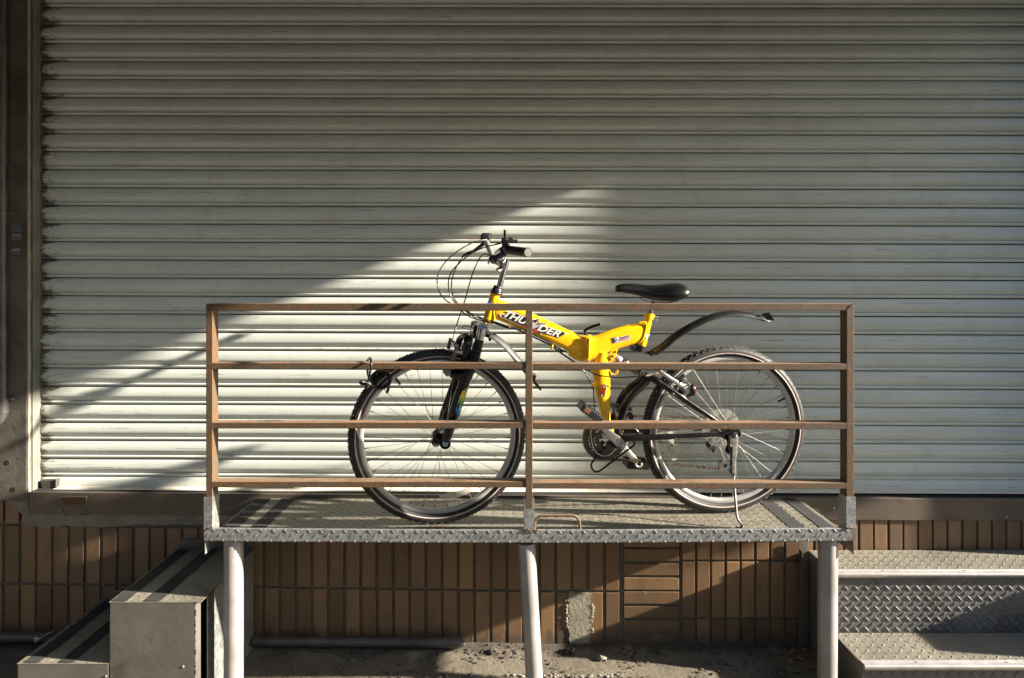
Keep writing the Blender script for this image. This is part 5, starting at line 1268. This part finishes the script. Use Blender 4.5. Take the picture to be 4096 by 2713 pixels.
# rear brake
b = MB(); b.tube(smooth_path([L('G', 1530, 790, -.050), L('G', 1440, 745, -.054), L('G', 1320, 665, -.054), L('G', 1200, 590, -.052), L('G', 1090, 515, -.048), L('G', 1000, 450, -.040)], 4), [.012] * 3 + [.0085] * 6 + [.0072] * 8 + [.0068] * 4, 14, flat=(.7, 1.1)); ba = part(b, 'brake_arm', 'alloy')
b = MB(); b.cyl(L('G', 1470, 820, -.055), L('G', 1440, 890, -.05), .0155, 16); b.cyl(L('G', 1300, 790, -.045), L('G', 1320, 760, -.045), .010, 14); part(b, 'brake_spring_cap', 'plastic', sub(ba))
b = MB(); b.cyl(L('G', 1420, 650, -.060), L('G', 1420, 650, -.045), .008, 8); b.cyl(L('G', 1350, 720, -.055), L('G', 1330, 780, -.045), .005, 10); b.cyl(L('G', 1545, 750, -.058), L('G', 1570, 745, -.058), .004, 8); part(b, 'brake_bolt', 'dirty', ba)
b = obox('G', (1420, 590), -.028, .72, -.55, .045, .012, .013, .003); part(b, 'brake_pad', 'plastic', ba)
b = MB(); b.tube(path('G', [(830, 515, -.044), (900, 500, -.044), (960, 480, -.04), (1000, 450, -.036), (1000, 435, -.03)], None), .0030, 10); part(b, 'brake_noodle', 'copper')
b = MB(); b.cyl(L('G', 720, 537, -.044), L('G', 825, 516, -.044), .0044, 12); b.tube([L('G', 700, 455, -.03), L('G', 790, 495, -.04)], .0016, 6); part(b, 'cable_ferrule', 'alloy')
# tail light
e0 = L('G', 1690, 840, -.045)
b = MB(); vs = []
b.lathe([(.0001, -.012), (.012, -.011), (.0195, -.006), (.021, .0), (.021, .003), (.0001, .003)], 30, Matrix.Translation(e0 + Vector((-.002, 0, 0))) @ Matrix.Rotation(rad(-105), 4, 'Z') @ Matrix.Diagonal((1, 1, 1.15, 1)), False); b.tube([L('G', 1560, 985, -.05), L('G', 1600, 960, -.048), L('G', 1640, 900, -.046)], [.008, .008, .006], 12); tl = part(b, 'tail_light', 'plastic')
b = MB(); b.lathe([(.0001, .012), (.014, .0105), (.0195, .007), (.0205, .003), (.0001, .003)], 30, Matrix.Translation(e0 + Vector((-.002, 0, 0))) @ Matrix.Rotation(rad(-105), 4, 'Z') @ Matrix.Diagonal((1, 1, 1.15, 1)), False); part(b, 'tail_lens', 'tail', sub(tl))
b = MB(); b.cyl(L('G', 1632, 912, -.062), L('G', 1632, 912, -.056), .0048, 12); part(b, 'light_screw', 'dirty', tl)
# rear mudguard
bp = bladepath('B', [(905, 785), (985, 735), (1080, 655), (1180, 588), (1300, 522), (1420, 470), (1540, 440), (1660, 432), (1780, 444), (1880, 470), (1955, 495)], 0.0, (.030, .027))
blade(bp, 0, .0025, 'rear_mudguard', 'plastic', drop=.62)
b = MB(); b.prism([L('B', 1895, 462, -.03), L('B', 1965, 448, -.036), L('B', 2012, 521, -.036), L('B', 1950, 516, -.03)], (0, .003, 0)); b.prism([L('B', 1895, 462, -.03), L('B', 1965, 448, -.036), L('B', 1965, 448, .036), L('B', 1895, 462, .03)], (.002, 0, -.002)); part(b, 'mudguard_flap', 'plastic')
b = MB(); b.cyl(L('M', 660, 870, 0) * .0 + L('M', 775, 890, 0), L('M', 800, 790, 0), .0245, 24); b.box(L('M', 645, 895, -.018), L('M', 700, 775, .018), .004); b.box(L('M', 860, 940, -.010), L('M', 940, 880, .010), .003); b.cyl(L('M', 985, 930, -.016), L('M', 985, 930, .016), .0105, 18); b.tube([L('M', 910, 910, 0), L('M', 985, 930, 0), L('M', 1010, 870, 0)], .008, 10); mc = part(b, 'mudguard_clamp', 'plastic')
b = MB(); b.cyl(L('M', 985, 930, -.016), L('M', 985, 930, -.019), .006, 14); part(b, 'clamp_screw', 'dirty', sub(mc))

# ------------------------------------------------------------------ cable lock looped over the second rail and the front tyre
lk = root('coil_lock', W(1450, 1525, 2.53), 'black coiled cable lock looped over the second rail on the front tyre', 'lock')
def J(x, y, Y): return W(1380 + x / 6.031, 1380 + y / 6.031, Y)
b = MB(); co = []
for i in range(141):
    t = i / 140; a0 = 2 * math.pi * 5.6 * t + 2.2; Y = 2.538 + .09 * t
    rx, rz = .036 - .002 * t, .031
    c = J(870 - 40 * t, 830 - 10 * t, 2.55); co.append(Vector((c.x + rx * math.cos(a0), Y, c.z + rz * math.sin(a0) - .002)))
b.tube(co, .0062, 12); part_ = b.build('coil', M['black'], lk)
b = MB(); b.tube(smooth_path([J(545, 880, 2.468), J(580, 800, 2.462), J(605, 650, 2.460), J(628, 520, 2.462), J(630, 400, 2.470), J(605, 320, 2.500), J(560, 350, 2.535), J(535, 450, 2.548), J(540, 600, 2.552), J(555, 720, 2.552), J(600, 860, 2.545)], 6), .0042, 12); b.build('loop', M['black'], lk)
b = MB(); b.cyl(J(545, 900, 2.469), J(525, 1025, 2.472), .0085, 18); b.cyl(J(365, 905, 2.475), J(600, 955, 2.50), .0072, 18); b.cyl(J(390, 905, 2.478), J(510, 930, 2.49), .0095, 18); b.cyl(J(600, 955, 2.50), J(740, 985, 2.54), .0062, 14); b.build('lock_barrel', M['plastic'], lk)
b = MB(); b.cyl(J(548, 905, 2.4685), J(547, 915, 2.4685), .0092, 18); b.build('ferrule', M['alloy'], lk)
b = MB(); b.tube(smooth_path([J(1050, 960, 2.60), J(1045, 1050, 2.60), J(1020, 1130, 2.60), J(1000, 1160, 2.60)], 4), .0058, 12); b.build('cable_tail', M['plastic'], lk)
